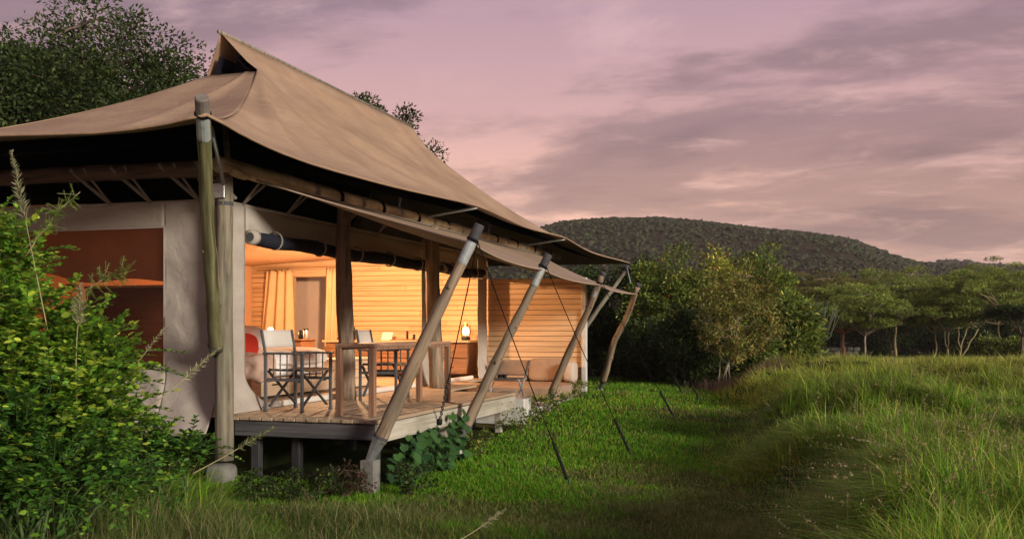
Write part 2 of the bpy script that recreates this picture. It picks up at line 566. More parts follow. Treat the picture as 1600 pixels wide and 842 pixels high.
def box_vf(x0, x1, y0, y1, z0, z1, ch=0.0):
    if ch <= 0:
        V = [(x0, y0, z0), (x1, y0, z0), (x1, y1, z0), (x0, y1, z0), (x0, y0, z1), (x1, y0, z1), (x1, y1, z1), (x0, y1, z1)]
        Fc = [[0, 3, 2, 1], [4, 5, 6, 7], [0, 1, 5, 4], [1, 2, 6, 5], [2, 3, 7, 6], [3, 0, 4, 7]]
        return V, Fc
    c = Vector(((x0 + x1) / 2, (y0 + y1) / 2, (z0 + z1) / 2))
    h = ((x1 - x0) / 2, (y1 - y0) / 2, (z1 - z0) / 2)
    V, ix = [], {}
    for sx in (-1, 1):
        for sy in (-1, 1):
            for sz in (-1, 1):
                for ax in range(3):
                    q = [sx * (h[0] - ch), sy * (h[1] - ch), sz * (h[2] - ch)]
                    q[ax] = (sx, sy, sz)[ax] * h[ax]
                    ix[(sx, sy, sz, ax)] = len(V)
                    V.append((c.x + q[0], c.y + q[1], c.z + q[2]))
    Fc = []

    def addf(ids):
        a, b, d = (Vector(V[ids[0]]), Vector(V[ids[1]]), Vector(V[ids[2]]))
        n = (b - a).cross(d - a)
        mid = sum((Vector(V[i]) for i in ids), Vector()) / len(ids) - c
        Fc.append(ids if n.dot(mid) > 0 else ids[::-1])
    S = (-1, 1)
    for ax in range(3):
        o1, o2 = [k for k in range(3) if k != ax]
        for s_ in S:
            ids = []
            for (a, b) in ((-1, -1), (1, -1), (1, 1), (-1, 1)):
                q = [0, 0, 0]
                q[ax] = s_; q[o1] = a; q[o2] = b
                ids.append(ix[(*q, ax)])
            addf(ids)
        for a in S:
            for b in S:
                q0 = [0, 0, 0]; q1 = [0, 0, 0]
                q0[ax], q1[ax] = -1, 1
                q0[o1] = q1[o1] = a
                q0[o2] = q1[o2] = b
                addf([ix[(*q0, o1)], ix[(*q1, o1)], ix[(*q1, o2)], ix[(*q0, o2)]])
    for sx in S:
        for sy in S:
            for sz in S:
                addf([ix[(sx, sy, sz, k)] for k in range(3)])
    return V, Fc


BOXES = {}


def piece(name, size, mat, parent, center, ch=0.004):
    """one board, plank or block: box mesh shared between pieces of the same size and material"""
    key = (tuple(round(x, 4) for x in size), mat, ch)
    if key not in BOXES:
        V, Fc = box_vf(-size[0] / 2, size[0] / 2, -size[1] / 2, size[1] / 2, -size[2] / 2, size[2] / 2, ch)
        me = bpy.data.meshes.new(name)
        me.from_pydata([tuple(v) for v in V], [], Fc)
        me.materials.append(MATS[mat])
        BOXES[key] = me
    o = bpy.data.objects.new(name, BOXES[key])
    COL.objects.link(o)
    if parent is not None:
        o.parent = parent
        o.location = Vector(center) - root_loc(parent)
    else:
        o.location = center
    return o


def fast_mesh(name, V, tris, cols, mat, parent=None, kind=None, origin=(0, 0, 0)):
    """V (n,3), tris (m,3), cols (n,3): numpy straight into a mesh"""
    V = np.ascontiguousarray(V, dtype=np.float32)
    T = np.ascontiguousarray(tris, dtype=np.int32)
    off = np.array(root_loc(parent) if parent is not None else Vector(origin), dtype=np.float32)
    me = bpy.data.meshes.new(name)
    me.vertices.add(len(V))
    me.vertices.foreach_set('co', (V - off).ravel())
    me.loops.add(T.size)
    me.loops.foreach_set('vertex_index', T.ravel())
    me.polygons.add(len(T))
    me.polygons.foreach_set('loop_start', np.arange(0, T.size, 3, dtype=np.int32))
    me.polygons.foreach_set('loop_total', np.full(len(T), 3, dtype=np.int32))
    me.update(calc_edges=True)
    if cols is not None:
        a = me.attributes.new('col', 'FLOAT_COLOR', 'POINT')
        c4 = np.ones((len(V), 4), dtype=np.float32)
        c4[:, :3] = cols
        a.data.foreach_set('color', c4.ravel())
    me.materials.append(MATS[mat])
    o = bpy.data.objects.new(name, me)
    COL.objects.link(o)
    if parent is not None:
        o.parent = parent
    else:
        o.location = origin
    if kind:
        o['kind'] = kind
    return o


def norm(a):
    return a / np.maximum(np.linalg.norm(a, axis=-1, keepdims=True), 1e-9)


def leaf_arrays(c, d, ln, wd, cols, fold=0.2, upb=0.8):
    n = len(c)
    d = norm(d)
    up = np.array([0, 0, 1.0]) * upb + rng.normal(0, 0.6, (n, 3))
    sd = norm(np.cross(d, up))
    nm = np.cross(sd, d)
    ln = np.broadcast_to(np.asarray(ln, float).reshape(-1, 1), (n, 1))
    wd = np.broadcast_to(np.asarray(wd, float).reshape(-1, 1), (n, 1))
    mid = c + d * ln * 0.45
    A = c
    B = mid + sd * wd * 0.5 + nm * wd * fold
    Cc = c + d * ln - nm * ln * 0.08
    D = mid - sd * wd * 0.5 + nm * wd * fold
    V = np.stack([A, B, Cc, D], axis=1).reshape(-1, 3)
    b = np.arange(n) * 4
    T = np.stack([np.stack([b, b + 3, b + 2], 1), np.stack([b, b + 2, b + 1], 1)], 1).reshape(-1, 3)
    return V, T, np.repeat(cols, 4, axis=0)


def pick(pal, n, var=0.18):
    """random colours from a palette [(weight, (r,g,b))]"""
    w = np.array([p[0] for p in pal], float)
    c = np.array([p[1] for p in pal], float)
    k = rng.choice(len(pal), n, p=w / w.sum())
    return np.clip(c[k] * (1 + rng.normal(0, var, (n, 1))), 0.002, 0.9)


def blade_arrays(base, h, dirang, lean, width, segs, cols):
    """grass blades that start upright and bend over"""
    n = len(base)
    d = np.stack([np.cos(dirang), np.sin(dirang), np.zeros(n)], 1)
    sang = dirang + np.pi / 2 + rng.normal(0, 0.6, n)
    sd = np.stack([np.cos(sang), np.sin(sang), np.zeros(n)], 1)
    V = []
    for k in range(segs):
        t = k / segs
        p = base + d * (lean * h * t * t)[:, None]
        p[:, 2] += h * (t - 0.45 * np.minimum(lean, 1.4) * t * t)
        w = (width * (1 - 0.75 * t))[:, None]
        V += [p - sd * w / 2, p + sd * w / 2]
    p = base + d * (lean * h)[:, None]
    p[:, 2] += h * (1 - 0.45 * np.minimum(lean, 1.4))
    V.append(p)
    m = 2 * segs + 1
    V = np.stack(V, 1).reshape(-1, 3)
    b = np.arange(n) * m
    T = []
    for k in range(segs - 1):
        o = 2 * k
        T += [np.stack([b + o, b + o + 1, b + o + 3], 1), np.stack([b + o, b + o + 3, b + o + 2], 1)]
    o = 2 * (segs - 1)
    T.append(np.stack([b + o, b + o + 1, b + o + 2], 1))
    return V, np.concatenate(T), np.repeat(cols, m, axis=0)


def join_arrays(parts):
    V, T, C, n = [], [], [], 0
    for v, t, c in parts:
        V.append(v); T.append(t + n); C.append(c)
        n += len(v)
    return np.concatenate(V), np.concatenate(T), np.concatenate(C)


# ================================================================ THE SETTING
def sst(a, b, x):
    t = np.clip((x - a) / (b - a), 0, 1)
    return t * t * (3 - 2 * t)


def to_cam(x, y):
    return x * CA + y * SA, -x * SA + y * CA


def mound_edge(Yc):
    return 0.35 + 0.205 * Yc + 0.22 * np.sin(Yc * 0.9 + 0.6) + 0.10 * np.sin(Yc * 2.3)


def gz(x, y):
    x = np.asarray(x, float); y = np.asarray(y, float)
    X, Y = to_cam(x, y)
    z = 0.40 * sst(9.0, 19.5, Y) * (0.55 + 0.45 * sst(7.0, 1.5, np.abs(X - 0.5))) + 0.05 * sst(8.0, 20, Y)
    side = sst(-0.1, 1.0, X - mound_edge(Y))
    m = side * (1 - sst(20, 36, Y)) * 0.43
    m = m * (1 + 0.55 * sn(x * .8, y * .8, 0.0, 2.0)) + side * (0.17 * sn(x * 1.9, y * 1.9, 0.0, 5.0) + 0.06 * sn(x * 4.1, y * 4.1, 0.0, 8.0)) * (1 - sst(25, 45, Y))
    z = z + m
    z = z + 0.02 * sn(x * 1.6, y * 1.6, 0.0, 3.0)
    z = z - 0.75 * sst(38, 75, Y)
    # hard left: a little lower under the tent
    return z


def build_ground():
    ys = np.concatenate([np.linspace(-8, 4, 7), np.linspace(4.5, 26, 170), np.linspace(27, 60, 40), np.geomspace(64, 1100, 24)])
    parts = []
    us = np.concatenate([-np.geomspace(1100, 14, 20), np.linspace(-13, 16, 200), np.geomspace(17, 1100, 20)])
    P = np.zeros((len(us), len(ys), 3))
    for j, Y in enumerate(ys):
        sc = max(1.0, Y / 40.0)
        X = us
        P[:, j, 0], P[:, j, 1] = cw(X, np.full_like(X, Y))
    P[:, :, 2] = gz(P[:, :, 0], P[:, :, 1])
    mb = MB().grid(P)
    o = mb.build('ground', 'ground_soil', smooth=True)
    o['kind'] = 'structure'
    return o


build_ground()

# -- hill
HILL = [(300, 440), (560, 405), (700, 384), (800, 362), (845, 351), (880, 341), (950, 336), (1040, 336), (1110, 343),
        (1170, 350), (1220, 355), (1290, 362), (1335, 370), (1370, 384), (1400, 395), (1440, 406), (1500, 411),
        (1560, 413), (1640, 416), (1800, 425), (2100, 450), (2500, 480)]
HILL2 = [(1250, 470), (1380, 430), (1440, 411), (1480, 404), (1510, 404), (1540, 409), (1580, 411), (1620, 413), (1800, 404),
         (2100, 420), (2600, 470)]


def hill_height(table, D, px):
    xs = [p[0] for p in table]; zs = [EYE + (515 - p[1]) / F * D for p in table]
    return np.interp(px, xs, zs)


def build_hill(name, table, D0, Dc, D1, label):
    n, m = 150, 60
    px = np.linspace(table[0][0], table[-1][0], n)
    P = np.zeros((n, m, 3))
    for j in range(m):
        t = j / (m - 1)
        if t < 0.8:
            u = t / 0.8
            D = D0 + (Dc - D0) * u
            k = 0.55 * u + 0.45 * (u * u * (3 - 2 * u))
        else:
            u = (t - 0.8) / 0.2
            D = Dc + (D1 - Dc) * u
            k = 1 - 0.6 * u * u
        H = hill_height(table, Dc, px) - 2.0
        X = (px - 800) / F * D
        x, y = cw(X, np.full_like(X, D))
        P[:, j, 0] = x; P[:, j, 1] = y
        P[:, j, 2] = -3.0 + (H + 3.0) * k + (1.5 * sn(x * .03, y * .03, 0, 4.0) + 0.8 * sn(x * .09, y * .09, 0, 6.0)) * math.sin(min(1, t / .8) * math.pi)
    mb = MB().grid(P)
    o = mb.build(name, 'hill_soil', smooth=True)
    o['kind'] = 'structure'
    return P


def ico():
    t = (1 + 5 ** .5) / 2
    V = np.array([(-1, t, 0), (1, t, 0), (-1, -t, 0), (1, -t, 0), (0, -1, t), (0, 1, t), (0, -1, -t), (0, 1, -t), (t, 0, -1),
                  (t, 0, 1), (-t, 0, -1), (-t, 0, 1)], float)
    V /= np.linalg.norm(V[0])
    Fc = np.array([(0, 11, 5), (0, 5, 1), (0, 1, 7), (0, 7, 10), (0, 10, 11), (1, 5, 9), (5, 11, 4), (11, 10, 2), (10, 7, 6), (7, 1, 8),
                   (3, 9, 4), (3, 4, 2), (3, 2, 6), (3, 6, 8), (3, 8, 9), (4, 9, 5), (2, 4, 11), (6, 2, 10), (8, 6, 7), (9, 8, 1)])
    return V, Fc


def ico2():
    V, Fc = ico()
    V = V.tolist()
    mid = {}

    def m(a, b):
        k = (min(a, b), max(a, b))
        if k not in mid:
            q = (np.array(V[a]) + np.array(V[b])) / 2
            V.append((q / np.linalg.norm(q)).tolist())
            mid[k] = len(V) - 1
        return mid[k]
    out = []
    for a, b, c in Fc:
        ab, bc, ca = m(a, b), m(b, c), m(c, a)
        out += [(a, ab, ca), (b, bc, ab), (c, ca, bc), (ab, bc, ca)]
    return np.array(V), np.array(out)


def hill_scrub(name, P, n, rmin, rmax, pal, label, crest=0.35):
    nu, nv = P.shape[:2]
    jmax = int((nv - 1) * 0.84)
    iu = rng.uniform(0, nu - 1.001, n)
    # more of them near the crest, where the slope is seen edge-on
    jv = rng.uniform(0, 1, n) ** 0.75 * (jmax - 1.001)
    k = rng.uniform(0, 1, n) < crest
    jv[k] = rng.uniform(jmax * 0.84, jmax - 1.001, k.sum())
    i0 = iu.astype(int); j0 = jv.astype(int)
    a = (iu - i0)[:, None]; b = (jv - j0)[:, None]
    c = (P[i0, j0] * (1 - a) + P[i0 + 1, j0] * a) * (1 - b) + (P[i0, j0 + 1] * (1 - a) + P[i0 + 1, j0 + 1] * a) * b
    keep = (sn(c[:, 0] * .05, c[:, 1] * .05, 0, 9.0) + .8 * sn(c[:, 0] * .17, c[:, 1] * .17, 0, 3.0) + rng.normal(0, .5, n) > -0.45)
    c = c[keep]; n = len(c)
    V0, F0 = ico()
    r = rmin + (rmax - rmin) * rng.uniform(0, 1, n) ** 2.2
    ang = rng.uniform(0, 6.28, n)
    m = len(V0)
    jit = 1 + rng.normal(0, 0.42, (n, m, 1))
    q = V0[None] * jit * r[:, None, None]
    q[:, :, 2] *= rng.uniform(0.55, 0.85, n)[:, None]
    V = q + c[:, None, :] + np.array([0, 0, 1.0]) * (r * 0.35)[:, None, None]
    T = (F0[None] + (np.arange(n) * m)[:, None, None]).reshape(-1, 3)
    cols = pick(pal, n)
    C = np.repeat(cols, m, axis=0) * (1 + rng.normal(0, 0.18, (n * m, 1)))
    o = fast_mesh(name, V.reshape(-1, 3), T, np.clip(C, 0.003, 1), 'leaf', kind='stuff')
    tag(o, label, 'scrub')


P1 = build_hill('hill', HILL, 150, 430, 620, '')
P2 = build_hill('far_hill', HILL2, 420, 720, 900, '')
SCRUB = [(4, (0.028, 0.042, 0.011)), (3, (0.040, 0.052, 0.014)), (2, (0.050, 0.050, 0.018)), (1.2, (0.050, 0.038, 0.020)), (1, (0.048, 0.066, 0.015))]
hill_scrub('hillside_scrub', P1, 60000, 0.3, 1.15, SCRUB, 'dark bushes and small trees covering the long hill')
hill_scrub('far_hill_scrub', P2, 6000, 1.0, 2.2, SCRUB, 'dark bushes on the lower hill beyond the long slope', crest=0.5)


# ================================================================ THE TENT
WX = -6.10           # front canvas wall
WY = 9.10            # end canvas wall facing the camera
BX = -11.2           # back wall
PY = 17.88           # plank cross wall
DZ = 0.70            # deck level
WT = 2.97            # top of the canvas walls


def lerp(a, b, t):
    return np.asarray(a, float) * (1 - t) + np.asarray(b, float) * t


# ---- roof (flysheet): ridge, two gablets, hips that sag towards four pulled-out corners
R0 = np.array([-8.5, 12.74, 5.98]); R1 = np.array([-8.5, 19.83, 5.98])
C_NF = np.array([-4.83, 7.04, 3.36]); C_FF = np.array([-4.43, 23.6, 3.18])
C_NB = np.array([-12.3, 7.04, 3.55]); C_FB = np.array([-12.6, 23.6, 3.2])
G_NF = np.array([-8.06, 12.98, 5.43]); G_NB = np.array([-8.90, 12.98, 5.43])
G_FF = np.array([-8.06, 19.75, 5.43]); G_FB = np.array([-8.90, 19.75, 5.43])
TG = 0.17
SAG = 0.50


def hip_edge(R, G, C, t, sag=SAG):
    if t <= TG:
        return lerp(R, G, t / TG)
    q = (t - TG) / (1 - TG)
    p = lerp(G, C, q)
    p[2] = G[2] + (C[2] - G[2]) * (q + sag * q * (1 - q))
    return p


EAVE_F = [(7.04, 3.36), (8.0, 3.30), (9.0, 3.27), (11.0, 3.32), (14.1, 3.46), (16.6, 3.37), (19.4, 3.45), (21.5, 3.28), (23.6, 3.18)]


def eave_front(s):
    y = C_NF[1] + (C_FF[1] - C_NF[1]) * s
    z = np.interp(y, [e[0] for e in EAVE_F], [e[1] for e in EAVE_F])
    x = -4.95 + 0.12 * np.exp(-((y - 7.04) / .6) ** 2) + 0.52 * np.exp(-((y - 23.6) / 1.6) ** 2)
    return np.array([x, y, z])


def eave_near(r):
    p = lerp(C_NB, C_NF, r)
    k = 4 * r * (1 - r)
    p[1] += 0.10 * k
    zz = 0.0
    for dr in (-.05, 0.0, .05):
        zz += np.interp(r + dr, [0, .4, .68, .80, .90, 1.0, 1.08], [3.55, 3.40, 3.345, 3.30, 3.275, 3.36, 3.46])
    p[2] = zz / 3 if 0.03 < r < .985 else p[2]
    return p


def smooth_eave(f, s):
    return (f(max(0, s - .03)) + f(s) * 2 + f(min(1, s + .03))) / 4 if 0.02 < s < 0.98 else f(s)


def front_surface(s, t, drop=0.0):
    a = hip_edge(R0, G_NF, C_NF, t); b = hip_edge(R1, G_FF, C_FF, t, 0.62)
    p = lerp(a, b, s)
    lin = lerp(C_NF, C_FF, s)
    p = p + (smooth_eave(eave_front, s) - lin) * t ** 2.2
    # creases pulled out of the gablet corner
    w = 0.0
    for (k, c0, amp, wd) in ((0.36, 0.015, 0.10, 0.030), (0.62, 0.03, 0.08, 0.035), (1.0, 0.05, -0.05, 0.05), (0.14, 0.01, 0.10, 0.018), (1.5, .06, .03, .04)):
        sc = c0 + k * max(0, t - TG)
        w += amp * math.exp(-((s - sc) / wd) ** 2) * math.sin(math.pi * min(1, max(0, (t - 0.12) / 0.75)))
    w += 0.02 * float(sn(s * 9, t * 3, 0.0, 3.0)) * math.sin(math.pi * t)
    p[0] += w * 0.6
    p[2] += w * 0.8 - drop
    return p


def near_surface(r, t, drop=0.0):
    a = hip_edge(R0, G_NB, C_NB, t, .85); b = hip_edge(R0, G_NF, C_NF, t)
    p = lerp(a, b, r)
    q = (t - TG) / (1 - TG)
    p = p + (eave_near(r) - lerp(C_NB, C_NF, r)) * q ** 2
    p[2] -= 0.30 * (4 * r * (1 - r)) ** 2 * q * (1 - q)
    p[2] += 0.02 * float(sn(r * 7, q * 4, 0.0, 5.0)) * math.sin(math.pi * q)
    p[2] += 0.10 * math.exp(-((r - (0.80 - .25 * q)) / .05) ** 2) * math.exp(-((q - .35) / .25) ** 2)
    p[2] -= drop
    return p


def back_surface(s, t):
    a = hip_edge(R0, G_NB, C_NB, t, .85); b = hip_edge(R1, G_FB, C_FB, t)
    return lerp(a, b, s)


def far_surface(r, t):
    a = hip_edge(R1, G_FB, C_FB, t); b = hip_edge(R1, G_FF, C_FF, t, 0.62)
    return lerp(a, b, r)


def surf(fn, u, v, **k):
    return np.array([[fn(a, b, **k) for b in v] for a in u])


roof = thing('tent_roof', 'tan canvas tent roof with peaked ridge and sagging hips', 'roof', (-8.5, 16, 3.3))
tt = np.concatenate([np.linspace(0, TG, 5), np.linspace(TG, 1, 34)[1:]])
th = np.linspace(TG, 1, 30)
ss = np.concatenate([np.linspace(0, .2, 34), np.linspace(.2, 1, 70)[1:]])
MB().grid(surf(front_surface, ss, tt)).build('front_slope', 'roof_canvas', roof, smooth=True, solid=0.008)
MB().grid(surf(back_surface, np.linspace(0, 1, 30), tt)).build('back_slope', 'roof_canvas', roof, smooth=True, solid=0.008)
MB().grid(surf(near_surface, np.linspace(0, 1, 60), th)).build('near_hip', 'roof_canvas', roof, smooth=True, solid=0.008)
MB().grid(surf(far_surface, np.linspace(0, 1, 30), th)).build('far_hip', 'roof_canvas', roof, smooth=True, solid=0.008)
# hems
MB().tube([smooth_eave(eave_front, s) for s in np.linspace(0, 1, 60)], 0.014, 6).build('front_hem', 'roof_canvas', roof, smooth=True)
MB().tube([eave_near(r) for r in np.linspace(0, 1, 40)], 0.014, 6).build('near_hem', 'roof_canvas', roof, smooth=True)
MB().tube([R0 + np.array([0, -.06, .0]), R0 + np.array([0, .5, .01]), R1], 0.03, 8).build('ridge_pole', 'post_wood', roof, smooth=True)
# gablet: dark mesh set back in the opening under the near peak
MB().add([(-8.5, 13.35, 5.9), (-8.1, 13.35, 5.3), (-8.9, 13.35, 5.3)], [[0, 1, 2]]).build('gablet_vent', 'fly_lining', roof)
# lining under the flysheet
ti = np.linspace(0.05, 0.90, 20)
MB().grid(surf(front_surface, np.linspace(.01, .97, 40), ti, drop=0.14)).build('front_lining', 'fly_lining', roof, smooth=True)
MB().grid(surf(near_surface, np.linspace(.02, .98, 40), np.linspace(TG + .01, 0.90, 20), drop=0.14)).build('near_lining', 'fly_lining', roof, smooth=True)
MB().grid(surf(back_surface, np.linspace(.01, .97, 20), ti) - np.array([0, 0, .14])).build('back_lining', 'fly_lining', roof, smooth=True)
# struts that hold the eave out from the beam
for y in (14.1, 19.4):
    e = smooth_eave(eave_front, (y - C_NF[1]) / (C_FF[1] - C_NF[1]))
    MB().tube([(-5.86, y - .05, 3.30), tuple(e - np.array([0.02, 0, .02]))], 0.02, 8).build('eave_strut', 'sleeve_grey', roof, smooth=True)
for y in (13.2, 17.2, 20.6):
    MB().tube([(-5.86, y, 3.30), (-5.82, y, 3.52)], 0.018, 8).build('roof_strut', 'sleeve_grey', roof, smooth=True)
MB().tube([(-5.90, 9.0, 3.15), (-5.86, 8.85, 3.70)], 0.03, 8).build('roof_strut', 'post_wood', roof, smooth=True)
MB().tube([(-5.90, 8.9, 3.08), (-5.1, 7.5, 3.36)], 0.02, 8).build('corner_brace', 'sleeve_grey', roof, smooth=True)

# ---- canvas walls
tent = thing('canvas_tent', 'grey-beige canvas tent walls with mesh window and wide front openings', 'tent', (-8.6, 13.5, DZ))


def flare(z, reach, top=0.42):
    k = max(0.0, 1 - (z - DZ) / top)
    return reach * k * k


def wrinkle(y, z, seed=0.0, amp=0.012):
    low = max(0.0, 1 - (z - DZ) / 1.9)
    return amp * (0.35 + 1.6 * low) * (float(sn(y * 5 + z * 3.2, z * 2.1 - y * 1.7, 0.0, seed)) + 0.6 * float(sn(y * 11 + z * 8, z * 3, 0.0, seed + 2)))


def front_panel(y0, y1, f0, f1, seed):
    zs = np.concatenate([np.linspace(DZ + .012, 1.2, 16), np.linspace(1.2, WT, 24)[1:]])
    us = np.linspace(0, 1, 14)
    P = []
    for u in us:
        row = []
        for z in zs:
            a = y0 - flare(z, f0); b = y1 + flare(z, f1)
            y = a + (b - a) * u
            x = WX + flare(z, 0.16) + wrinkle(y, z, seed, 0.010)
            row.append((x, y, z))
        P.append(row)
    return MB().grid(P).build('front_panel', 'wall_canvas', tent, smooth=True, solid=0.006)


front_panel(WY + .02, 9.60, 0, .42, 1.0)
front_panel(14.66, 15.34, .42, .40, 3.0)
front_panel(17.34, PY - .03, .42, 0, 5.0)
for (a, b) in ((9.61, 14.65), (15.35, 17.33)):
    P = [[(WX + wrinkle(y, 2.8, 7.0, .008) + 0.012 * math.sin(y * 6) * (WT - z), y, z) for z in np.linspace(2.60, WT, 6)] for y in np.linspace(a, b, 60)]
    MB().grid(P).build('door_header', 'wall_canvas', tent, smooth=True, solid=0.006)
    MB().box(WX - .02, WX + .03, a + .3, b - .3, DZ + .004, DZ + .07, .008).build('door_sill', 'cream_canvas', tent)
# rolled-up door flaps
for (a, b) in ((9.62, 14.72), (15.36, 17.36)):
    ys = np.linspace(a, b, 30)
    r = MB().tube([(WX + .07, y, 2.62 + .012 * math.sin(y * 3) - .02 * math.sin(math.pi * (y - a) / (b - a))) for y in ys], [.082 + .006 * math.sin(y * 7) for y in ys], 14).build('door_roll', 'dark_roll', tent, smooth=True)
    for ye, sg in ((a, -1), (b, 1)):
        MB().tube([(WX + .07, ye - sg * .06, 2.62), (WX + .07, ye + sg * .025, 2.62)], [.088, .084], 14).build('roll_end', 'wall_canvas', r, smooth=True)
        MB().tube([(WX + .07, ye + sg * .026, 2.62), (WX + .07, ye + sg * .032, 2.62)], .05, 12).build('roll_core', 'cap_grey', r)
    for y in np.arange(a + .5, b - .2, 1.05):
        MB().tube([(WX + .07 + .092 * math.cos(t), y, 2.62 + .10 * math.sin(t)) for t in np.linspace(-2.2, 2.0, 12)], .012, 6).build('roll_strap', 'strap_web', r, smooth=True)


def end_wall():
    """canvas round the mesh window"""
    wx0, wx1, wz0, wz1 = -8.72, -6.77, 1.22, 2.70

    def fl(x0, x1, z0, z1, nx, nz, name):
        P = [[(x, WY + wrinkle(x, z, 2.0, .016) - flare(z, .12), z) for z in np.linspace(z0, z1, nz)] for x in np.linspace(x0, x1, nx)]
        MB().grid(P).build(name, 'wall_canvas', tent, smooth=True, solid=0.006)
    fl(BX, wx0, DZ - .2, WT, 30, 30, 'end_panel')
    fl(wx1, WX, DZ - .2, WT, 34, 60, 'end_panel')
    fl(wx0, wx1, DZ - .2, wz0, 30, 10, 'end_panel')
    fl(wx0, wx1, wz1, WT, 40, 8, 'window_header')
    P = [[(x, WY + .004, z) for z in np.linspace(wz0, wz1, 6)] for x in np.linspace(wx0, wx1, 8)]
    w = MB().grid(P).build('window_screen', 'window_mesh', tent)
    P = [[(x, WY + .035 + .01 * math.sin(x * 9), z0 + (wz1 + .02 - z0) * k) for k in np.linspace(0, 1, 8)] for x in np.linspace(wx0, wx1 - .004, 40)
         for z0 in (2.17 + .035 * math.sin(x * 5.0) + .05 * math.sin(x * 2.1 + 1),)]
    MB().grid(P).build('half_blind', 'blind_cloth', w, smooth=True)
    fr = MB()
    e = .012
    fr.box(wx0 - e, wx1 + e, WY - .014, WY - .004, wz1 - .006, wz1 + .012)
    fr.box(wx1 - .006, wx1 + .012, WY - .014, WY - .004, wz0, wz1 - .007)
    fr.build('window_binding', 'wall_canvas', w)


end_wall()
P = [[(BX, y, z) for z in np.linspace(DZ, WT, 5)] for y in np.linspace(WY, PY, 8)]
MB().grid(P).build('back_panel', 'liner_canvas', tent, solid=0.006)
# ceiling liner
P = [[(x, y, WT - .07 + .10 * math.sin(math.pi * (x - BX) / (WX - BX)) - .03 * math.sin(math.pi * (y - WY) / 2.2) ** 2) for y in np.linspace(WY + .01, PY - .01, 40)] for x in np.linspace(BX + .01, WX - .012, 24)]
MB().grid(P).build('ceiling_liner', 'liner_canvas', tent, smooth=True, solid=0.006)
# inner lining of the end wall beside the bed, seen glowing through the opening
P = [[(x, WY + .06, z) for z in np.linspace(DZ, WT - .04, 6)] for x in np.linspace(-6.72, WX - .03, 5)]
MB().grid(P).build('end_lining', 'liner_canvas', tent)
# wall-top rope
MB().tube([(BX, WY, WT), (WX, WY, WT), (WX, PY - .04, WT)], .016, 6).build('wall_top_rope', 'wall_canvas', tent, smooth=True)
# webbing straps from the beams to the wall tops
GBY, GBZ = 8.92, 3.27
for px in (110, 183, 268, 330):
    x0 = -6.05 - (345 - px) / 140.0
    for dx, w in ((0.30, .020), (0.13, .013)):
        pts = []
        for t in np.linspace(0, 1, 9):
            pts.append((x0 + .27 - dx + dx * t ** 1.6, GBY - .10 + (WY - GBY + .10) * t - .03 * math.sin(math.pi * t), GBZ + .06 - (GBZ + .06 - WT) * t + .04 * math.sin(math.pi * t)))
        MB().tube(pts, w, 6).build('wall_strap', 'strap_web', tent, smooth=True)
for y in (9.55, 10.5, 11.95, 13.0, 14.6, 16.2):
    for dy in (-.16, -.02):
        pts = [(-5.86 + (WX + 5.86) * t, y - dy * (1 - t), GBZ - .03 - (GBZ - .03 - WT) * t) for t in np.linspace(0, 1, 6)]
        MB().tube(pts, .016, 6).build('wall_strap', 'strap_web', tent, smooth=True)

# ---- plank cross wall with a doorway in it
pwall = thing('plank_wall', 'pale horizontal pine plank wall glowing in warm lamplight', 'wall', (-7.7, PY, DZ))
DX0, DX1, DTOP = -10.24, -9.41, 2.67
ph = 0.098
zc = 0.50
k = 0
while zc < 3.02:
    z1 = zc + ph
    spans = [(BX, -4.26 if z1 < 2.62 else WX)]
    if z1 < DTOP:
        spans = [(BX, DX0 - .05), (DX1 + .05, -4.26 if z1 < 2.62 else WX)]
    cut = []
    for a, b in spans:
        if b - a > 3:
            j = a + (b - a) * (0.30 + 0.4 * ((k * 37) % 100) / 100)
            cut += [(a, j - .0015), (j + .0015, b)]
        else:
            cut.append((a, b))
    for a, b in cut:
        piece('plank', (b - a, .024, ph - .007), 'pine_plank', pwall, ((a + b) / 2, PY + .012 + .002 * ((k * 7) % 3), zc + ph / 2), .005)
    zc = z1
    k += 1
mbb = MB()
mbb.box(BX, DX0 - .05, PY + .032, PY + .05, .5, 3.02)
mbb.box(DX1 + .05, WX, PY + .032, PY + .05, .5, 3.02)
mbb.box(WX, -4.26, PY + .032, PY + .05, .5, 2.55)
mbb.box(DX0 - .05, DX1 + .05, PY + .032, PY + .05, DTOP + .03, 3.02)
mbb.build('backing_board', 'beam_brown', pwall)
MB().box(-4.258, -4.17, PY - .05, PY + .07, .46, 2.56, .006).build('corner_trim', 'whitewash', pwall)
MB().box(BX, WX, PY - .018, PY - .002, 2.90, 2.96, .004).build('top_rail', 'shelf_wood', pwall)
# door lining
fr = thing('inner_doorway', 'dim doorway with pale timber lining between the curtains', 'doorway', (-9.82, PY, DZ))
MB().box(DX0 - .07, DX0, PY - .03, PY + .12, DZ, DTOP, .004).build('jamb', 'shelf_wood', fr)
MB().box(DX1, DX1 + .07, PY - .03, PY + .12, DZ, DTOP, .004).build('jamb', 'shelf_wood', fr)
MB().box(DX0 - .07, DX1 + .07, PY - .034, PY + .12, DTOP + .001, DTOP + .13, .004).build('lintel', 'shelf_wood', fr)
# the wash room beyond
rm = MB()
rm.box(-11.3, -8.3, 18.9, 19.0, .5, 3.0)
rm.box(-11.4, -11.3, PY + .06, 20.3, .5, 3.0)
rm.box(-8.3, -8.2, PY + .06, 20.3, .5, 3.0)
rm.box(-11.4, -8.2, PY + .06, 20.3, .6, .7)
rm.box(-11.4, -8.2, PY + .06, 20.3, 2.98, 3.06)
o = rm.build('wash_room_wall', 'plaster')
o['kind'] = 'structure'

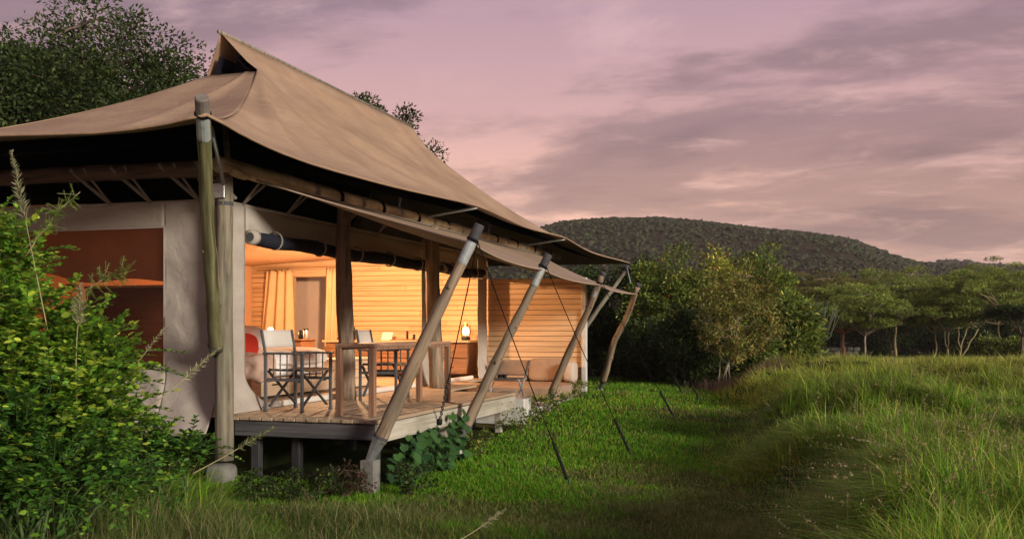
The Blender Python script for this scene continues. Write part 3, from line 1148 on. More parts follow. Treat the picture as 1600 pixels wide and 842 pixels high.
# ---- deck
deck = thing('timber_deck', 'raised timber deck with grey fascia boards on short posts', 'deck', (-5.1, 11.3, DZ))
bw = 0.131
nb = int((-4.22 - BX) / bw)
for i in range(nb + 1):
    x = -4.22 - bw * (i + .5)
    jit = 0.004 * ((i * 13) % 5 - 2)
    if x > -5.36:
        y0, y1 = 9.0 + jit, 13.65 + jit
    elif x > -5.98:
        y0, y1 = 9.0 + jit, 15.94
    else:
        y0, y1 = 9.2, PY - .02
    piece('deck_board', (bw - .006, round(y1 - y0, 3), .036), 'deck_wood', deck, (x, (y0 + y1) / 2, DZ - .018 + .001 * ((i * 5) % 3)), .005)
# fascia, end boards and joists
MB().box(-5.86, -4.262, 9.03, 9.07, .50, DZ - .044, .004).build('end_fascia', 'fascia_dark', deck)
MB().box(-4.26, -4.22, 9.03, 13.62, .47, DZ - .044, .004).build('side_fascia', 'fascia_grey', deck)
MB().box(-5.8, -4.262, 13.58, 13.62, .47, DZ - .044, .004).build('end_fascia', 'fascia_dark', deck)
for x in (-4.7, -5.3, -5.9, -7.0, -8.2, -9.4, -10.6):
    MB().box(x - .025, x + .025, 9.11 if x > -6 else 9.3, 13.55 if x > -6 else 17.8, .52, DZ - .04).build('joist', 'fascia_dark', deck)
for (x, y) in ((-4.34, 9.2), (-4.30, 11.0), (-4.30, 13.1), (-5.25, 9.25), (-5.7, 9.2), (-5.6, 11.2), (-4.8, 13.4)):
    MB().box(x - .045, x + .045, y - .045, y + .045, -.1, .515, .004).build('deck_post', 'fascia_grey' if x > -4.32 else 'shaded_post', deck)  # inner posts take the wood with under-deck shade in its colour
# bolts on the side fascia
for y in (9.3, 11.1, 13.0, 13.4):
    MB().tube([(-4.222, y, .58), (-4.212, y, .58)], .014, 8).build('bolt', 'steel', deck)
# dark earth bank beneath the tent floor
MB().box(BX, -5.95, 9.75, 17.8, -.2, .5).build('earth_fill', 'ground_soil', deck)

# ---- concrete plinth and step at the far end
pl = MB()
pl.box(-5.97, -4.22, 13.75, 17.98, -.1, .40, .01)
plinth = pl.build('concrete_plinth', 'whitewash', origin=(-5.1, 15.8, .2))
tag(plinth, 'low whitewashed concrete plinth under the daybed', 'plinth')
st = MB().box(-4.52, -4.12, 13.72, 14.12, -.05, .60, .012).build('concrete_step', 'whitewash', origin=(-4.3, 13.9, 0))
tag(st, 'stained pale concrete block standing at the far end of the deck', 'block')

# ---- posts and beams
def log(name, mat, p0, p1, r0, r1, parent=None, seed=0, wob=.05, bend=.02, n=12, seg=14, label=None, cat=None, group=None):
    """a log whose local z runs along it; returns the Empty"""
    p0 = Vector(p0); p1 = Vector(p1)
    d = p1 - p0
    q = Vector((0, 0, 1)).rotation_difference(d.normalized())
    t = thing(name, label, cat, p0, group, q)
    L = d.length
    pts, rr = [], []
    for i in range(n):
        s = i / (n - 1)
        pts.append((bend * math.sin(s * 5 + seed), bend * math.sin(s * 3.7 + seed * 2 + 1), L * s))
        rr.append(r0 + (r1 - r0) * s)
    rn = random.Random(seed)
    rr = [r * (1 + rn.uniform(-.04, .04)) for r in rr]
    MB().tube(pts, rr, seg, wob=wob, seed=seed).build('shaft', mat, t, world=False, smooth=True)
    return t, L


cp, L_ = log('log_post', 'corner_wood', (-5.93, 8.95, .25), (-5.93, 8.95, 3.17), .098, .084, seed=3, wob=.02, bend=.004,
             label='thick grey weathered corner post beside the end wall window', cat='post')
MB().box(-.075, .075, -.115, -.08, 2.70, 2.85, .004).build('steel_bracket', 'steel', cp, world=False)
for bx in (-.04, .04):
    MB().tube([(bx, -.115, 2.775), (bx, -.13, 2.775)], .013, 8).build('bolt', 'steel', cp, world=False)
MB().tube([(0, 0, 2.63), (0, 0, 2.67)], .093, 14).build('metal_band', 'cap_grey', cp, world=False)
f0 = MB().puffy((-5.95, 8.93, .10), (.27, .27, .24), p=4, n=8, amp=.05, seed=3).build('concrete_footing', 'concrete', origin=(-5.97, 8.92, .1))
tag(f0, 'rough concrete footing under the thick corner post', 'footing')
log('log_post', 'gnarled_wood', (-5.86, 11.55, DZ), (-5.84, 11.5, 3.2), .115, .095, seed=7, wob=.10, bend=.02,
    label='gnarled brown log post in the middle of the wide tent opening', cat='post')
log('log_post', 'pole_wood', (-5.72, 14.35, DZ), (-5.80, 14.3, 3.2), .12, .11, seed=9, wob=.05, bend=.012,
    label='pale round log post beside the canvas panel between the openings', cat='post')
fb, L_ = log('log_beam', 'beam_pale', (-5.88, 8.80, 3.27), (-5.84, 22.2, 3.29), .085, .075, seed=5, wob=.09, bend=.018, n=50,
             label='long pale knotted log beam under the front eave', cat='beam')
for s_ in (.12, .2):
    MB().tube([(.05, .03, s_), (.10, .075, s_ + .10), (.09, .06, s_ + .22)], [.05, .035, .015], 8, wob=.2, seed=2).build('knot', 'beam_pale', fb, world=False, smooth=True)
for i, yy in enumerate(np.arange(1.9, 12.5, .62)):
    m = MB()
    for dz in (0, .035, -.03):
        m.tube([(.094 * math.cos(t), .094 * math.sin(t), yy + dz + .02 * math.sin(t)) for t in np.linspace(0, 6.4, 16)], .008, 5)
    m.build('rope_lashing', 'rope_dark' if i % 2 else 'strap_web', fb, world=False, smooth=True)
log('log_beam', 'beam_brown', (-5.86, GBY, GBZ), (-11.4, GBY, GBZ + .02), .088, .08, seed=6, wob=.08, bend=.015, n=30,
    label='dark brown log beam above the mesh window', cat='beam')

# raking poles; local z runs up the pole
def raking(p0, p1, r0, r1, seed, mat, label, group='raking poles of the tent', kink=0.0, sleeve=True, cap='cap_grey', foot=True, bend=.012):
    p0 = Vector(p0); p1 = Vector(p1)
    d = p1 - p0
    q = Vector((0, 0, 1)).rotation_difference(d.normalized())
    t = thing('raking_pole', label, 'pole', p0, group, q)
    L = d.length
    n = 30
    pts, rr = [], []
    rn = random.Random(seed)
    for i in range(n):
        s = i / (n - 1)
        e = bend * math.sin(s * 4 + seed) * math.sin(math.pi * s) + kink * math.exp(-((s - .42) / .2) ** 2)
        pts.append((e, bend * math.sin(s * 6 + seed), L * s))
        rr.append((r0 + (r1 - r0) * s) * (1 + rn.uniform(-.035, .035)))
    MB().tube(pts, rr, 16, wob=.07, seed=seed).build('shaft', mat, t, world=False, smooth=True)
    for kk in range(4):
        zk = L * rn.uniform(.12, .8); ak = rn.uniform(0, 6.28)
        rk = r0 + (r1 - r0) * zk / L
        ik = min(n - 1, int(zk / L * (n - 1)))
        MB().puffy((pts[ik][0] + math.cos(ak) * rk * .92, pts[ik][1] + math.sin(ak) * rk * .92, zk), (.035, .035, .05), p=2.2, n=4).build('knot', mat, t, world=False, smooth=True)
    if sleeve:
        MB().tube([(0, 0, L - .36), (0, 0, L - .34), (0, 0, L - .10)], [r1 * 1.0, r1 * 1.07, r1 * 1.05], 14).build('sleeve', 'sleeve_grey', t, world=False, smooth=False)
    MB().tube([(0, 0, L - .10), (0, 0, L - .09), (0, 0, L + .04), (0, 0, L + .05)], [r1 * 1.02, r1 * 1.07, r1 * 1.06, r1 * .9], 14).build('cap', cap, t, world=False)
    m = MB()
    for dz in (-.12, -.105):
        m.tube([(r1 * 1.15 * math.cos(a), r1 * 1.15 * math.sin(a), L + dz) for a in np.linspace(0, 6.4, 16)], .007, 5)
    m.build('rope_binding', 'rope_dark', t, world=False, smooth=True)
    if foot:
        MB().tube([(0, 0, -.24), (0, 0, -.02), (0, 0, .03)], [r0 * .55, r0 * .9, r0 * 1.06], 12).build('steel_shoe', 'steel', t, world=False)
        MB().tube([(0, 0, .03), (0, 0, .06)], r0 * 1.07, 12).build('shoe_rim', 'cap_grey', t, world=False)
    return t


POLE = [((-4.12, 8.82, .52), (-3.16, 8.98, 2.56)), ((-4.10, 11.20, .42), (-3.14, 11.4, 2.45)),
        ((-4.08, 15.1, .60), (-3.16, 14.6, 2.41)), ((-4.02, 18.6, .62), (-3.14, 17.46, 2.37))]
NAMES = ['grey raking pole standing at the near corner of the deck', 'raking pole footed halfway along the deck edge',
         'raking pole rising in front of the daybed plinth', 'crooked yellowish raking pole, the last one along the lawn']
for i, (a, b) in enumerate(POLE):
    raking(a, b, (.072, .068, .064, .062)[i], (.048, .046, .044, .042)[i], i + 2, 'pole_wood', NAMES[i], kink=(0, 0, .0, -.06)[i], bend=(.008, .012, .014, .012)[i],
           sleeve=(i < 3))
raking((-5.955, 8.83, 1.40), (-4.86, 7.02, 3.46), .074, .056, 8, 'mossy_wood', 'mossy olive raking pole propping the near roof corner', cap='pale_cap', foot=False, bend=.006)
np_ = [o for o in COL.objects if o.name.startswith('raking_pole')][-1]
MB().tube([(0, 0, -.10), (0, 0, .0), (0, 0, .07)], [.03, .062, .079], 14).build('steel_shoe', 'cap_grey', np_, world=False, smooth=True)
raking((-5.55, 21.8, 1.0), (-4.46, 23.4, 3.08), .06, .045, 9, 'corner_wood', 'thin grey raking pole propping the far roof corner', foot=False, sleeve=False)

# footings of the raking poles
FT = []
for i, (a, b) in enumerate(POLE):
    g = float(gz(a[0], a[1]))
    d = (Vector(b) - Vector(a)).normalized()
    c = Vector(a) - d * .2
    lab = ['square concrete footing under the nearest raking pole', 'narrow white concrete footing under the second raking pole',
           'small concrete footing before the plinth', 'small concrete footing of the crooked pole in the grass'][i]
    w = (.075, .05, .05, .045)[i]
    top = c.z + (.03 if i else .0)
    o = MB().box(c.x - w, c.x + w, c.y - w, c.y + w, g - .15, max(top, g + .05), .008).build('concrete_footing', 'concrete' if i == 0 else 'whitewash', origin=(c.x, c.y, g))
    tag(o, lab, 'footing', 'footings of the raking poles')

# ---- awning slung from the beam to the pole tops
TOPS = [Vector(b) - Vector((0.04, 0, .14)) for a, b in POLE]


def awn_outer(u):
    n = len(TOPS) - 1
    k = min(int(u * n), n - 1)
    t = u * n - k
    p = TOPS[k].lerp(TOPS[k + 1], t)
    sc = 4 * t * (1 - t)
    return Vector((p.x - .07 * sc, p.y, p.z - .025 * sc))


def awn(u, a):
    b = Vector((-5.80, 9.35 + (20.4 - 9.35) * u, 3.20))
    o = awn_outer(u)
    p = b.lerp(o, a)
    p.z -= (.02 + .06 * min(1, u / .25)) * 4 * a * (1 - a) + .025 * math.sin(u * 19) * math.sin(math.pi * a)
    if u < .25:
        p.y += .62 * (1 - u / .25) ** 2 * math.sin(math.pi * a) ** 1.5
    return p


aw = thing('awning', 'tan canvas awning slung from the log beam to the leaning pole tops', 'awning', (-4.5, 13.5, 2.5))
MB().grid([[awn(u, a) for a in np.linspace(0, 1, 22)] for u in np.linspace(0, 1, 90)]).build('sheet', 'awning_canvas', aw, smooth=True, solid=.006)
MB().tube([awn(u, 1) for u in np.linspace(0, 1, 80)], .011, 6).build('outer_hem', 'awning_canvas', aw, smooth=True)
MB().tube([awn(0, a) for a in np.linspace(0, 1, 24)], .011, 6).build('side_hem', 'awning_canvas', aw, smooth=True)
MB().tube([awn(u, 0) + Vector((.015, 0, .0)) for u in np.linspace(0, 1, 60)], .010, 6).build('beam_rope', 'rope_pale', aw, smooth=True)
# small spreader and cord at the far roof corner
MB().tube([(-4.50, 23.45, 3.14), (-3.75, 20.0, 2.55)], .012, 6).build('spreader', 'sleeve_grey', aw, smooth=True)

# ---- guy ropes
def guy(top, ground, label, tail=.42, parent=None, sag=.04):
    top = Vector(top); ground = Vector(ground)
    t = thing('guy_rope', label, 'rope', ground, 'guy ropes staked into the lawn')
    d = (top - ground)
    u = d.normalized()
    s0 = ground + u * (tail + .06)
    pts = []
    for k in np.linspace(0, 1, 14):
        p = top.lerp(s0, k)
        p.z -= sag * 4 * k * (1 - k)
        pts.append(p)
    MB().tube(pts, .0055, 6).build('cord', 'rope_dark', t, smooth=True)
    MB().tube([ground + u * (.06 + tail * k) for k in np.linspace(0, 1, 40)], [.014 + .004 * (j % 2) for j in range(40)], 8).build('spring', 'black_rubber', t)
    MB().tube([ground + Vector((0, 0, -.12)), ground + Vector((0, 0, .05)), ground + u * .06], .012, 6).build('stake', 'cap_grey', t, smooth=True)
    return t


def gp(px, Y, dz=.0):
    x, y = pw(px, Y)
    return (x, y, float(gz(x, y)) + .02 + dz)


PT = [Vector(b) for a, b in POLE]
dn = Vector((0, 0, -.12))
guy(PT[0] + dn, gp(889, 10.1), 'guy rope from the nearest pole with its dark spring nearest the camera')
guy(PT[1] + dn, gp(986, 11.9), 'guy rope of the second pole ending in mid lawn')
guy(PT[2] + dn, gp(1053, 15.0), 'guy rope of the third pole pegged towards the bushes', .4)
guy(PT[3] + dn, gp(1066, 18.2), 'guy rope of the crooked pole, farthest out on the lawn', .32)
guy((-4.46, 23.4, 3.1), gp(1092, 17.4), 'guy rope from the far roof corner down to the lawn', .34)
# chain tie at the deck edge
ct = thing('chain_tie', 'black rope and chain tying the nearest pole top to the deck edge', 'rope', (-4.19, 10.55, .5))
top = PT[0] + dn
bot = Vector((-4.19, 10.6, .55))
mid = top.lerp(bot, .74)
MB().tube([top.lerp(mid, k) for k in np.linspace(0, 1, 8)], .007, 6).build('cord', 'rope_dark', ct, smooth=True)
m = MB()
nl = 16
for i in range(nl):
    c = mid.lerp(bot, (i + .5) / nl)
    u = (bot - mid).normalized()
    a = u.cross(Vector((1, 0, 0) if i % 2 else (0, 1, 0))).normalized()
    m.tube([c + u * .030 * math.cos(t) + a * .014 * math.sin(t) for t in np.linspace(0, 6.3, 9)], .006, 5, cap=False)
m.build('chain', 'cap_grey', ct, smooth=True)
MB().puffy(tuple(bot), (.06, .06, .08), p=3, n=5).build('shackle', 'black_rubber', ct)

# ================================================================ FURNITURE
def make_chair(label, loc, rz, group):
    t = thing('director_chair', label, 'chair', loc, group)
    t.rotation_euler = (0, 0, rz)
    W, D, A = .29, .235, .64        # half width (y), half depth (x, +x is the front), arm height
    for sy in (-1, 1):
        for sx in (-1, 1):
            MB().box(sx * D - .018, sx * D + .018, sy * W - .013, sy * W + .013, .012, A - .012, .004).build('leg', 'chair_wood', t, world=False)
            MB().puffy((sx * D, sy * W, .014), (.05, .03, .028), p=4, n=4).build('foot', 'chair_wood', t, world=False)
        MB().box(-D - .03, D + .035, sy * W - .024, sy * W + .024, A - .012, A + .012, .005).build('armrest', 'chair_wood', t, world=False)
        MB().box(-D + .018, D - .018, sy * W - .010, sy * W + .010, .335, .37, .003).build('side_rail', 'chair_wood', t, world=False)
        for k in range(4):
            x = -D + .018 + (2 * D - .036) * (k + 1) / 5
            MB().tube([(x, sy * W, .37), (x, sy * W, A - .012)], .0075, 8).build('spindle', 'chair_wood', t, world=False, smooth=True)
        # back upright leans a little
        MB().obox((-D, sy * W, A - .02), (-D - .055, sy * W, .90), .03, .022, .003, up=(0, 1, 0)).build('back_upright', 'chair_wood', t, world=False)
        MB().box(-D + .02, D - .02, sy * (W - .035) - .011, sy * (W - .035) + .011, .445, .47, .003).build('seat_rail', 'chair_wood', t, world=False)
    for sx in (-1, 1):
        for sy in (-1, 1):
            off = .012 * sy
            MB().obox((sx * (D - .025) + off, -sy * (W - .02), .055), (sx * (D - .025) + off, sy * (W - .035), .445), .018, .034, .003, up=(1, 0, 0)).build('cross_bar', 'chair_wood', t, world=False)
        MB().tube([(sx * (D - .025) - .02, 0, .25), (sx * (D - .025) + .02, 0, .25)], .009, 8).build('pivot_bolt', 'steel', t, world=False)
    MB().grid([[(x, y, .474 - .035 * (1 - (y / W) ** 2) + .004 * math.sin(x * 20)) for y in np.linspace(-W + .03, W - .03, 14)] for x in np.linspace(-D + .02, D + .01, 8)]).build('seat', 'seat_canvas', t, world=False, smooth=True, solid=.008)
    MB().grid([[(-D - .012 - .055 * (z - A) / .26 - .045 * (1 - (y / W) ** 2) * (1 - .0 * z), y, z) for z in np.linspace(.70, .895, 6)] for y in np.linspace(-W - .01, W + .01, 16)]).build('backrest', 'cream_canvas', t, world=False, smooth=True, solid=.012)
    return t


make_chair('grey-framed director chair with cream back, nearest the camera beside the bed', (-5.62, 9.93, DZ), math.radians(-4), 'director chairs on the deck')
make_chair('grey-framed director chair with cream back behind the far half of the table', (-5.45, 11.85, DZ), math.radians(8), 'director chairs on the deck')

tb = thing('side_table', 'long narrow wooden table with four square legs near the deck edge', 'table', (-4.65, 10.45, DZ))
for (x, y) in ((-4.84, 9.40), (-4.46, 9.40), (-4.84, 11.55), (-4.46, 11.55)):
    MB().box(x - .032, x + .032, y - .032, y + .032, DZ + .001, DZ + .71, .004).build('leg', 'table_wood', tb)
for i in range(3):
    x = -4.875 + .15 * i
    MB().box(x + .002, x + .148, 9.362, 11.59, DZ + .725, DZ + .757, .004).build('top_slat', 'table_top_wood', tb)
for (a, b, c, d) in ((-4.872, -4.428, 9.368, 9.432), (-4.872, -4.428, 11.518, 11.582)):
    MB().box(a, b, c, d, DZ + .711, DZ + .724, .002).build('apron', 'table_wood', tb)
MB().box(-4.872, -4.84, 9.433, 11.517, DZ + .69, DZ + .724, .002).build('apron', 'table_wood', tb)
MB().box(-4.46, -4.428, 9.433, 11.517, DZ + .69, DZ + .724, .002).build('apron', 'table_wood', tb)

# ---- bed
bed = thing('bed', 'low bed with white duvet and pale wooden base inside the tent', 'bed', (-7.9, 12.1, DZ))
MB().box(-8.9, -6.92, 11.05, 13.2, DZ + .03, DZ + .27, .006).build('base', 'bed_brown', bed)
for i in range(3):
    df = MB().box(-6.918, -6.90, 11.25 + i * .66, 11.25 + i * .66 + .645, DZ + .035, DZ + .265, .004).build('drawer_front', 'bed_wood', bed)
    MB().box(-6.90, -6.885, 11.25 + i * .66 + .25, 11.25 + i * .66 + .40, DZ + .17, DZ + .19, .003).build('handle', 'tin_black', df)
MB().puffy((-7.92, 12.2, DZ + .42), (2.0, 2.05, .34), p=7, n=20, amp=.02, seed=2, f=7).build('mattress', 'duvet', bed, smooth=True)
dv = MB().puffy((-7.90, 12.35, DZ + .52), (2.12, 1.75, .26), p=5, n=34, amp=.05, seed=4, f=9).build('duvet', 'duvet', bed, smooth=True)
hs = thing('headboard_screen', 'dark timber screen with pale top rail behind the mesh window', 'screen', (-8.3, 10.9, DZ))
MB().box(-9.3, -7.36, 10.86, 10.92, DZ + .002, 2.14, .004).build('panel', 'bed_brown', hs)
MB().box(-9.32, -7.34, 10.84, 10.94, 2.142, 2.175, .004).build('top_rail', 'duvet', hs)
o = MB().puffy((-7.02, 11.30, DZ + .40), (.40, .46, .38), p=4, n=22, amp=.12, seed=6, f=14).build('wool_throw', 'throw_wool', origin=(-7.05, 11.35, DZ + .3), smooth=True)
tag(o, 'fluffy pinkish brown throw over the near bed corner', 'throw')


def pillow(name, mat, c, size, ang, label, lean=.5, p=3.0, cat='pillow', group=None):
    R = Matrix.Rotation(ang, 3, 'Z') @ Matrix.Rotation(lean, 3, 'Y')
    o = MB().puffy(c, size, p=p, n=14, amp=.03, seed=c[1], f=8, rot=R).build(name, mat, origin=c, smooth=True)
    tag(o, label, cat, group)
    return o


pillow('pillow', 'red_cloth', (-7.22, 11.30, DZ + .70), (.14, .42, .32), math.radians(-50), 'red cushion at the head of the bed', -.35)
pillow('pillow', 'orange_cloth', (-7.50, 11.36, DZ + .80), (.15, .42, .46), math.radians(-60), 'peaked salmon cushion behind the red cushion', -.3)
pillow('pillow', 'duvet', (-7.5, 11.75, DZ + .78), (.18, .6, .36), math.radians(-65), 'white pillow just behind the cushions', -.4)
ch = thing('blanket_chest', 'pale plank chest at the foot of the bed', 'chest', (-7.2, 14.1, DZ))
for i in range(3):
    MB().box(-7.5, -6.92, 13.5, 14.7, DZ + .02 + i * .135, DZ + .15 + i * .135, .005).build('side_board', 'bed_wood', ch)
MB().box(-7.52, -6.90, 13.48, 14.72, DZ + .426, DZ + .456, .006).build('lid', 'bed_wood', ch)

# ---- cabinets along the plank wall
cb = thing('long_cabinet', 'dark brown cabinet with pale top along the plank wall', 'cabinet', (-7.6, 17.6, DZ))
MB().box(-9.30, -6.28, 17.33, 17.85, DZ + .66, DZ + .70, .005).build('top', 'shelf_wood', cb)
MB().box(-9.26, -6.32, 17.40, 17.85, DZ + .06, DZ + .655, .004).build('carcass', 'cabinet_wood', cb)
for i in range(5):
    a = -9.25 + i * .586
    for (za, zb) in ((.08, .36), (.372, .645)):
        dr = MB().box(a + .006, a + .58, 17.378, 17.398, DZ + za, DZ + zb, .004).build('drawer', 'cabinet_wood', cb)
        MB().puffy((a + .293, 17.366, DZ + (za + zb) / 2), (.035, .024, .035), p=2.2, n=4).build('knob', 'brass', dr, smooth=True)
MB().box(-9.30, -6.28, 17.845, 17.868, DZ + .70, DZ + .80, .004).build('upstand', 'shelf_wood', cb)
CZ = DZ + .70
nt_ = thing('bedside_cabinet', 'low brown bedside cabinet before the doorway', 'cabinet', (-9.6, 16.2, DZ))
MB().box(-10.3, -9.0, 16.0, 16.5, DZ + .02, DZ + .70, .006).build('body', 'cabinet_wood', nt_)
MB().box(-10.32, -8.98, 15.98, 16.52, DZ + .702, DZ + .73, .005).build('top', 'cabinet_wood', nt_)

LAMPS = []


def point(name, loc, W, col, r, parent):
    d = bpy.data.lights.new(name, 'POINT')
    d.energy = W
    d.color = col
    d.shadow_soft_size = r
    o = bpy.data.objects.new(name, d)
    COL.objects.link(o)
    o.parent = parent
    o.location = Vector(loc) - root_loc(parent)
    LAMPS.append(o)
    return o


WARM = (1.0, 0.555, 0.275)
# table lamp glowing beyond the chair back
tl = thing('table_lamp', 'small glowing table lamp beside the curtain', 'lamp', (-9.75, 16.2, DZ + .73))
b = (-9.75, 16.2, DZ + .73)
MB().lathe(b, [(.06, 0), (.06, .012), (.015, .02), (.012, .10), (.02, .11)], 14).build('stand', 'brass', tl, smooth=True)
MB().lathe(b, [(.035, .115), (.055, .15), (.05, .19), (.03, .205)], 14).build('globe', 'glow_glass', tl, smooth=True)
point('lamp_light', (b[0], b[1], b[2] + .30), 50, WARM, .05, tl)
# hurricane lantern on the cabinet
LX, LY = -6.40, 17.52
ln = thing('hurricane_lantern', 'lit hurricane lantern with wire bail on the cabinet end', 'lantern', (LX, LY, CZ))
MB().lathe((LX, LY, CZ), [(.07, 0), (.085, .015), (.085, .06), (.05, .075), (.04, .09)], 16).build('fuel_tank', 'tin_black', ln, smooth=True)
MB().lathe((LX, LY, CZ), [(.04, .092), (.062, .14), (.065, .18), (.05, .23), (.036, .25)], 16).build('glass_chimney', 'glow_glass', ln, smooth=True)
MB().lathe((LX, LY, CZ), [(.045, .252), (.05, .27), (.03, .29), (.045, .31), (.02, .335)], 16).build('hood', 'brass', ln, smooth=True)
for s_ in (-1, 1):
    MB().tube([(LX + s_ * .075, LY, CZ + .05), (LX + s_ * .095, LY, CZ + .16), (LX + s_ * .07, LY, CZ + .27), (LX + s_ * .03, LY, CZ + .30)], .007, 6).build('side_tube', 'tin_black', ln, smooth=True)
MB().tube([(LX + .10 * math.cos(t), LY + .01, CZ + .20 + .19 * math.sin(t)) for t in np.linspace(0, math.pi, 16)], .004, 5).build('bail', 'tin_black', ln, smooth=True)
point('lantern_light', (LX + .0, LY - .12, CZ + .36), 14, WARM, .05, ln)
# pendant behind the gnarled post
PX, PYL = -7.78, 15.3
pd = thing('ceiling_lamp', 'small canvas-shaded ceiling lamp hidden behind the gnarled post', 'lamp', (PX, PYL, 2.80))
MB().lathe((PX, PYL, 2.80), [(.05, 0), (.07, .03), (.055, .08), (.02, .10), (.006, .11), (.006, .24)], 14).build('shade', 'glow_shade', pd, smooth=True)
point('ceiling_light', (PX, PYL, 2.74), 640, WARM, .06, pd)

# ---- small things on the cabinets
def canister(x, y, z, r, h, mat, label, group='items on the cabinets'):
    t = thing('canister', label, 'canister', (x, y, z), group)
    MB().lathe((x, y, z), [(r * .96, 0), (r, .01), (r, h * .82), (r * .97, h * .83)], 14).build('body', mat, t, smooth=True)
    MB().lathe((x, y, z), [(r * 1.02, h * .835), (r * 1.02, h * .93), (r * .9, h), (r * .2, h * 1.01)], 14).build('lid', 'tin_black', t, smooth=True)


canister(-8.98, 17.55, CZ, .075, .22, 'tin_black', 'large black canister on the cabinet behind the gnarled post')
canister(-8.78, 17.60, CZ, .055, .25, 'tin_black', 'tall slim black flask on the cabinet')
canister(-9.14, 16.25, DZ + .73, .06, .16, 'tin_black', 'black tin seen through the doorway near the curtain')
canister(-9.02, 16.2, DZ + .73, .05, .19, 'steel', 'silver tin next to the curtain edge')
canister(-9.28, 16.15, DZ + .73, .04, .07, 'white_card', 'small white cup on the bedside cabinet')
canister(-7.62, 17.6, CZ, .022, .17, 'tin_black', 'thin dark bottle beside the white card')
canister(-7.48, 17.6, CZ, .025, .11, 'tin_black', 'short dark bottle beside the white card')
o = MB().obox((-8.06, 17.6, CZ + .001), (-8.06, 17.68, CZ + .15), .22, .008, .001, up=(0, -1, 0)).build('card', 'white_card', origin=(-8.06, 17.6, CZ))
tag(o, 'white folded card standing on the cabinet', 'card')
o = MB().box(-7.9, -7.35, 17.40, 17.58, CZ + .001, CZ + .018, .004).build('tray', 'cabinet_wood', origin=(-7.6, 17.5, CZ))
tag(o, 'flat brown tray on the pale cabinet top', 'tray')
o = MB().lathe((-6.72, 17.0, DZ + .002), [(.12, 0), (.13, .01), (.165, .30), (.155, .30), (.12, .02)], 18).build('waste_basket', 'terracotta', origin=(-6.72, 17.0, DZ), smooth=True)
tag(o, 'terracotta waste basket before the brown cabinet', 'basket')

# pictures
for (x, z, w, h, lab) in ((-10.72, 1.98, .20, .24, 'larger framed photograph on the planks left of the curtain'),
                          (-10.68, 1.66, .15, .17, 'smaller framed photograph below the larger one')):
    t = thing('picture', lab, 'picture', (x, PY - .02, z), 'pictures on the plank wall')
    MB().box(x - w / 2, x + w / 2, PY - .035, PY - .006, z - h / 2, z + h / 2, .004).build('frame', 'shelf_wood', t)
    MB().box(x - w * .28, x + w * .28, PY - .039, PY - .0352, z - h * .33, z + h * .33).build('print', 'photo_dark', t)

# curtains and rod
rod = MB().tube([(-11.0, PY - .10, 2.80), (-8.3, PY - .10, 2.80)], .014, 8).build('curtain_rod', 'shelf_wood', origin=(-9.6, PY, 2.8), smooth=True)
tag(rod, 'thin wooden curtain rod across the doorway', 'rod')


def curtain(x0, x1, xb0, xb1, z0, z1, n, label, ph):
    t = thing('curtain', label, 'curtain', ((x0 + x1) / 2, PY - .1, z0), 'curtains at the doorway')
    P = []
    for u in np.linspace(0, 1, 60):
        row = []
        for z in np.linspace(z0, z1, 16):
            k = (z1 - z) / (z1 - z0)
            a = x0 + (xb0 - x0) * k; b = x1 + (xb1 - x1) * k
            row.append((a + (b - a) * u, PY - .10 + .055 * math.sin(u * n * 6.28 + ph + k) * (.5 + .5 * k), z))
        P.append(row)
    MB().grid(P).build('cloth', 'curtain_cloth', t, smooth=True, solid=.006)
    for i in range(4):
        x = x0 + (x1 - x0) * (i + .5) / 4
        MB().tube([(x, PY - .10 + .024 * math.cos(a), 2.80 + .024 * math.sin(a)) for a in np.linspace(0, 6.3, 10)], .005, 5).build('ring', 'tin_black', t, smooth=True)


curtain(-10.80, -10.22, -10.98, -10.16, 1.0, 2.79, 3.2, 'wide orange-lit curtain to one side of the doorway, near the pictures', .4)
curtain(-9.46, -9.18, -9.50, -9.22, .75, 2.79, 2.2, 'narrow gathered curtain beside the gnarled post', 1.9)

# ---- daybed, bolsters, camp table
db = thing('daybed', 'wide taupe upholstered daybed on the plinth beside the plank wall', 'daybed', (-5.1, 16.9, .4))
MB().puffy((-5.08, 16.93, .53), (1.70, 1.84, .25), p=14, n=16, amp=.008, seed=3, f=6).build('mattress', 'taupe_cushion', db, smooth=True)
MB().box(-5.93, -4.23, 16.0, 17.84, .402, .42).build('base_board', 'fascia_dark', db)


def bolster(c, size, lean, mat, label, p=5.0):
    R = Matrix.Rotation(lean, 3, 'X')
    o = MB().puffy(c, size, p=p, n=16, amp=.02, seed=c[0], f=7, rot=R).build('back_cushion', mat, origin=c, smooth=True)
    tag(o, label, 'cushion', 'cushions of the daybed')


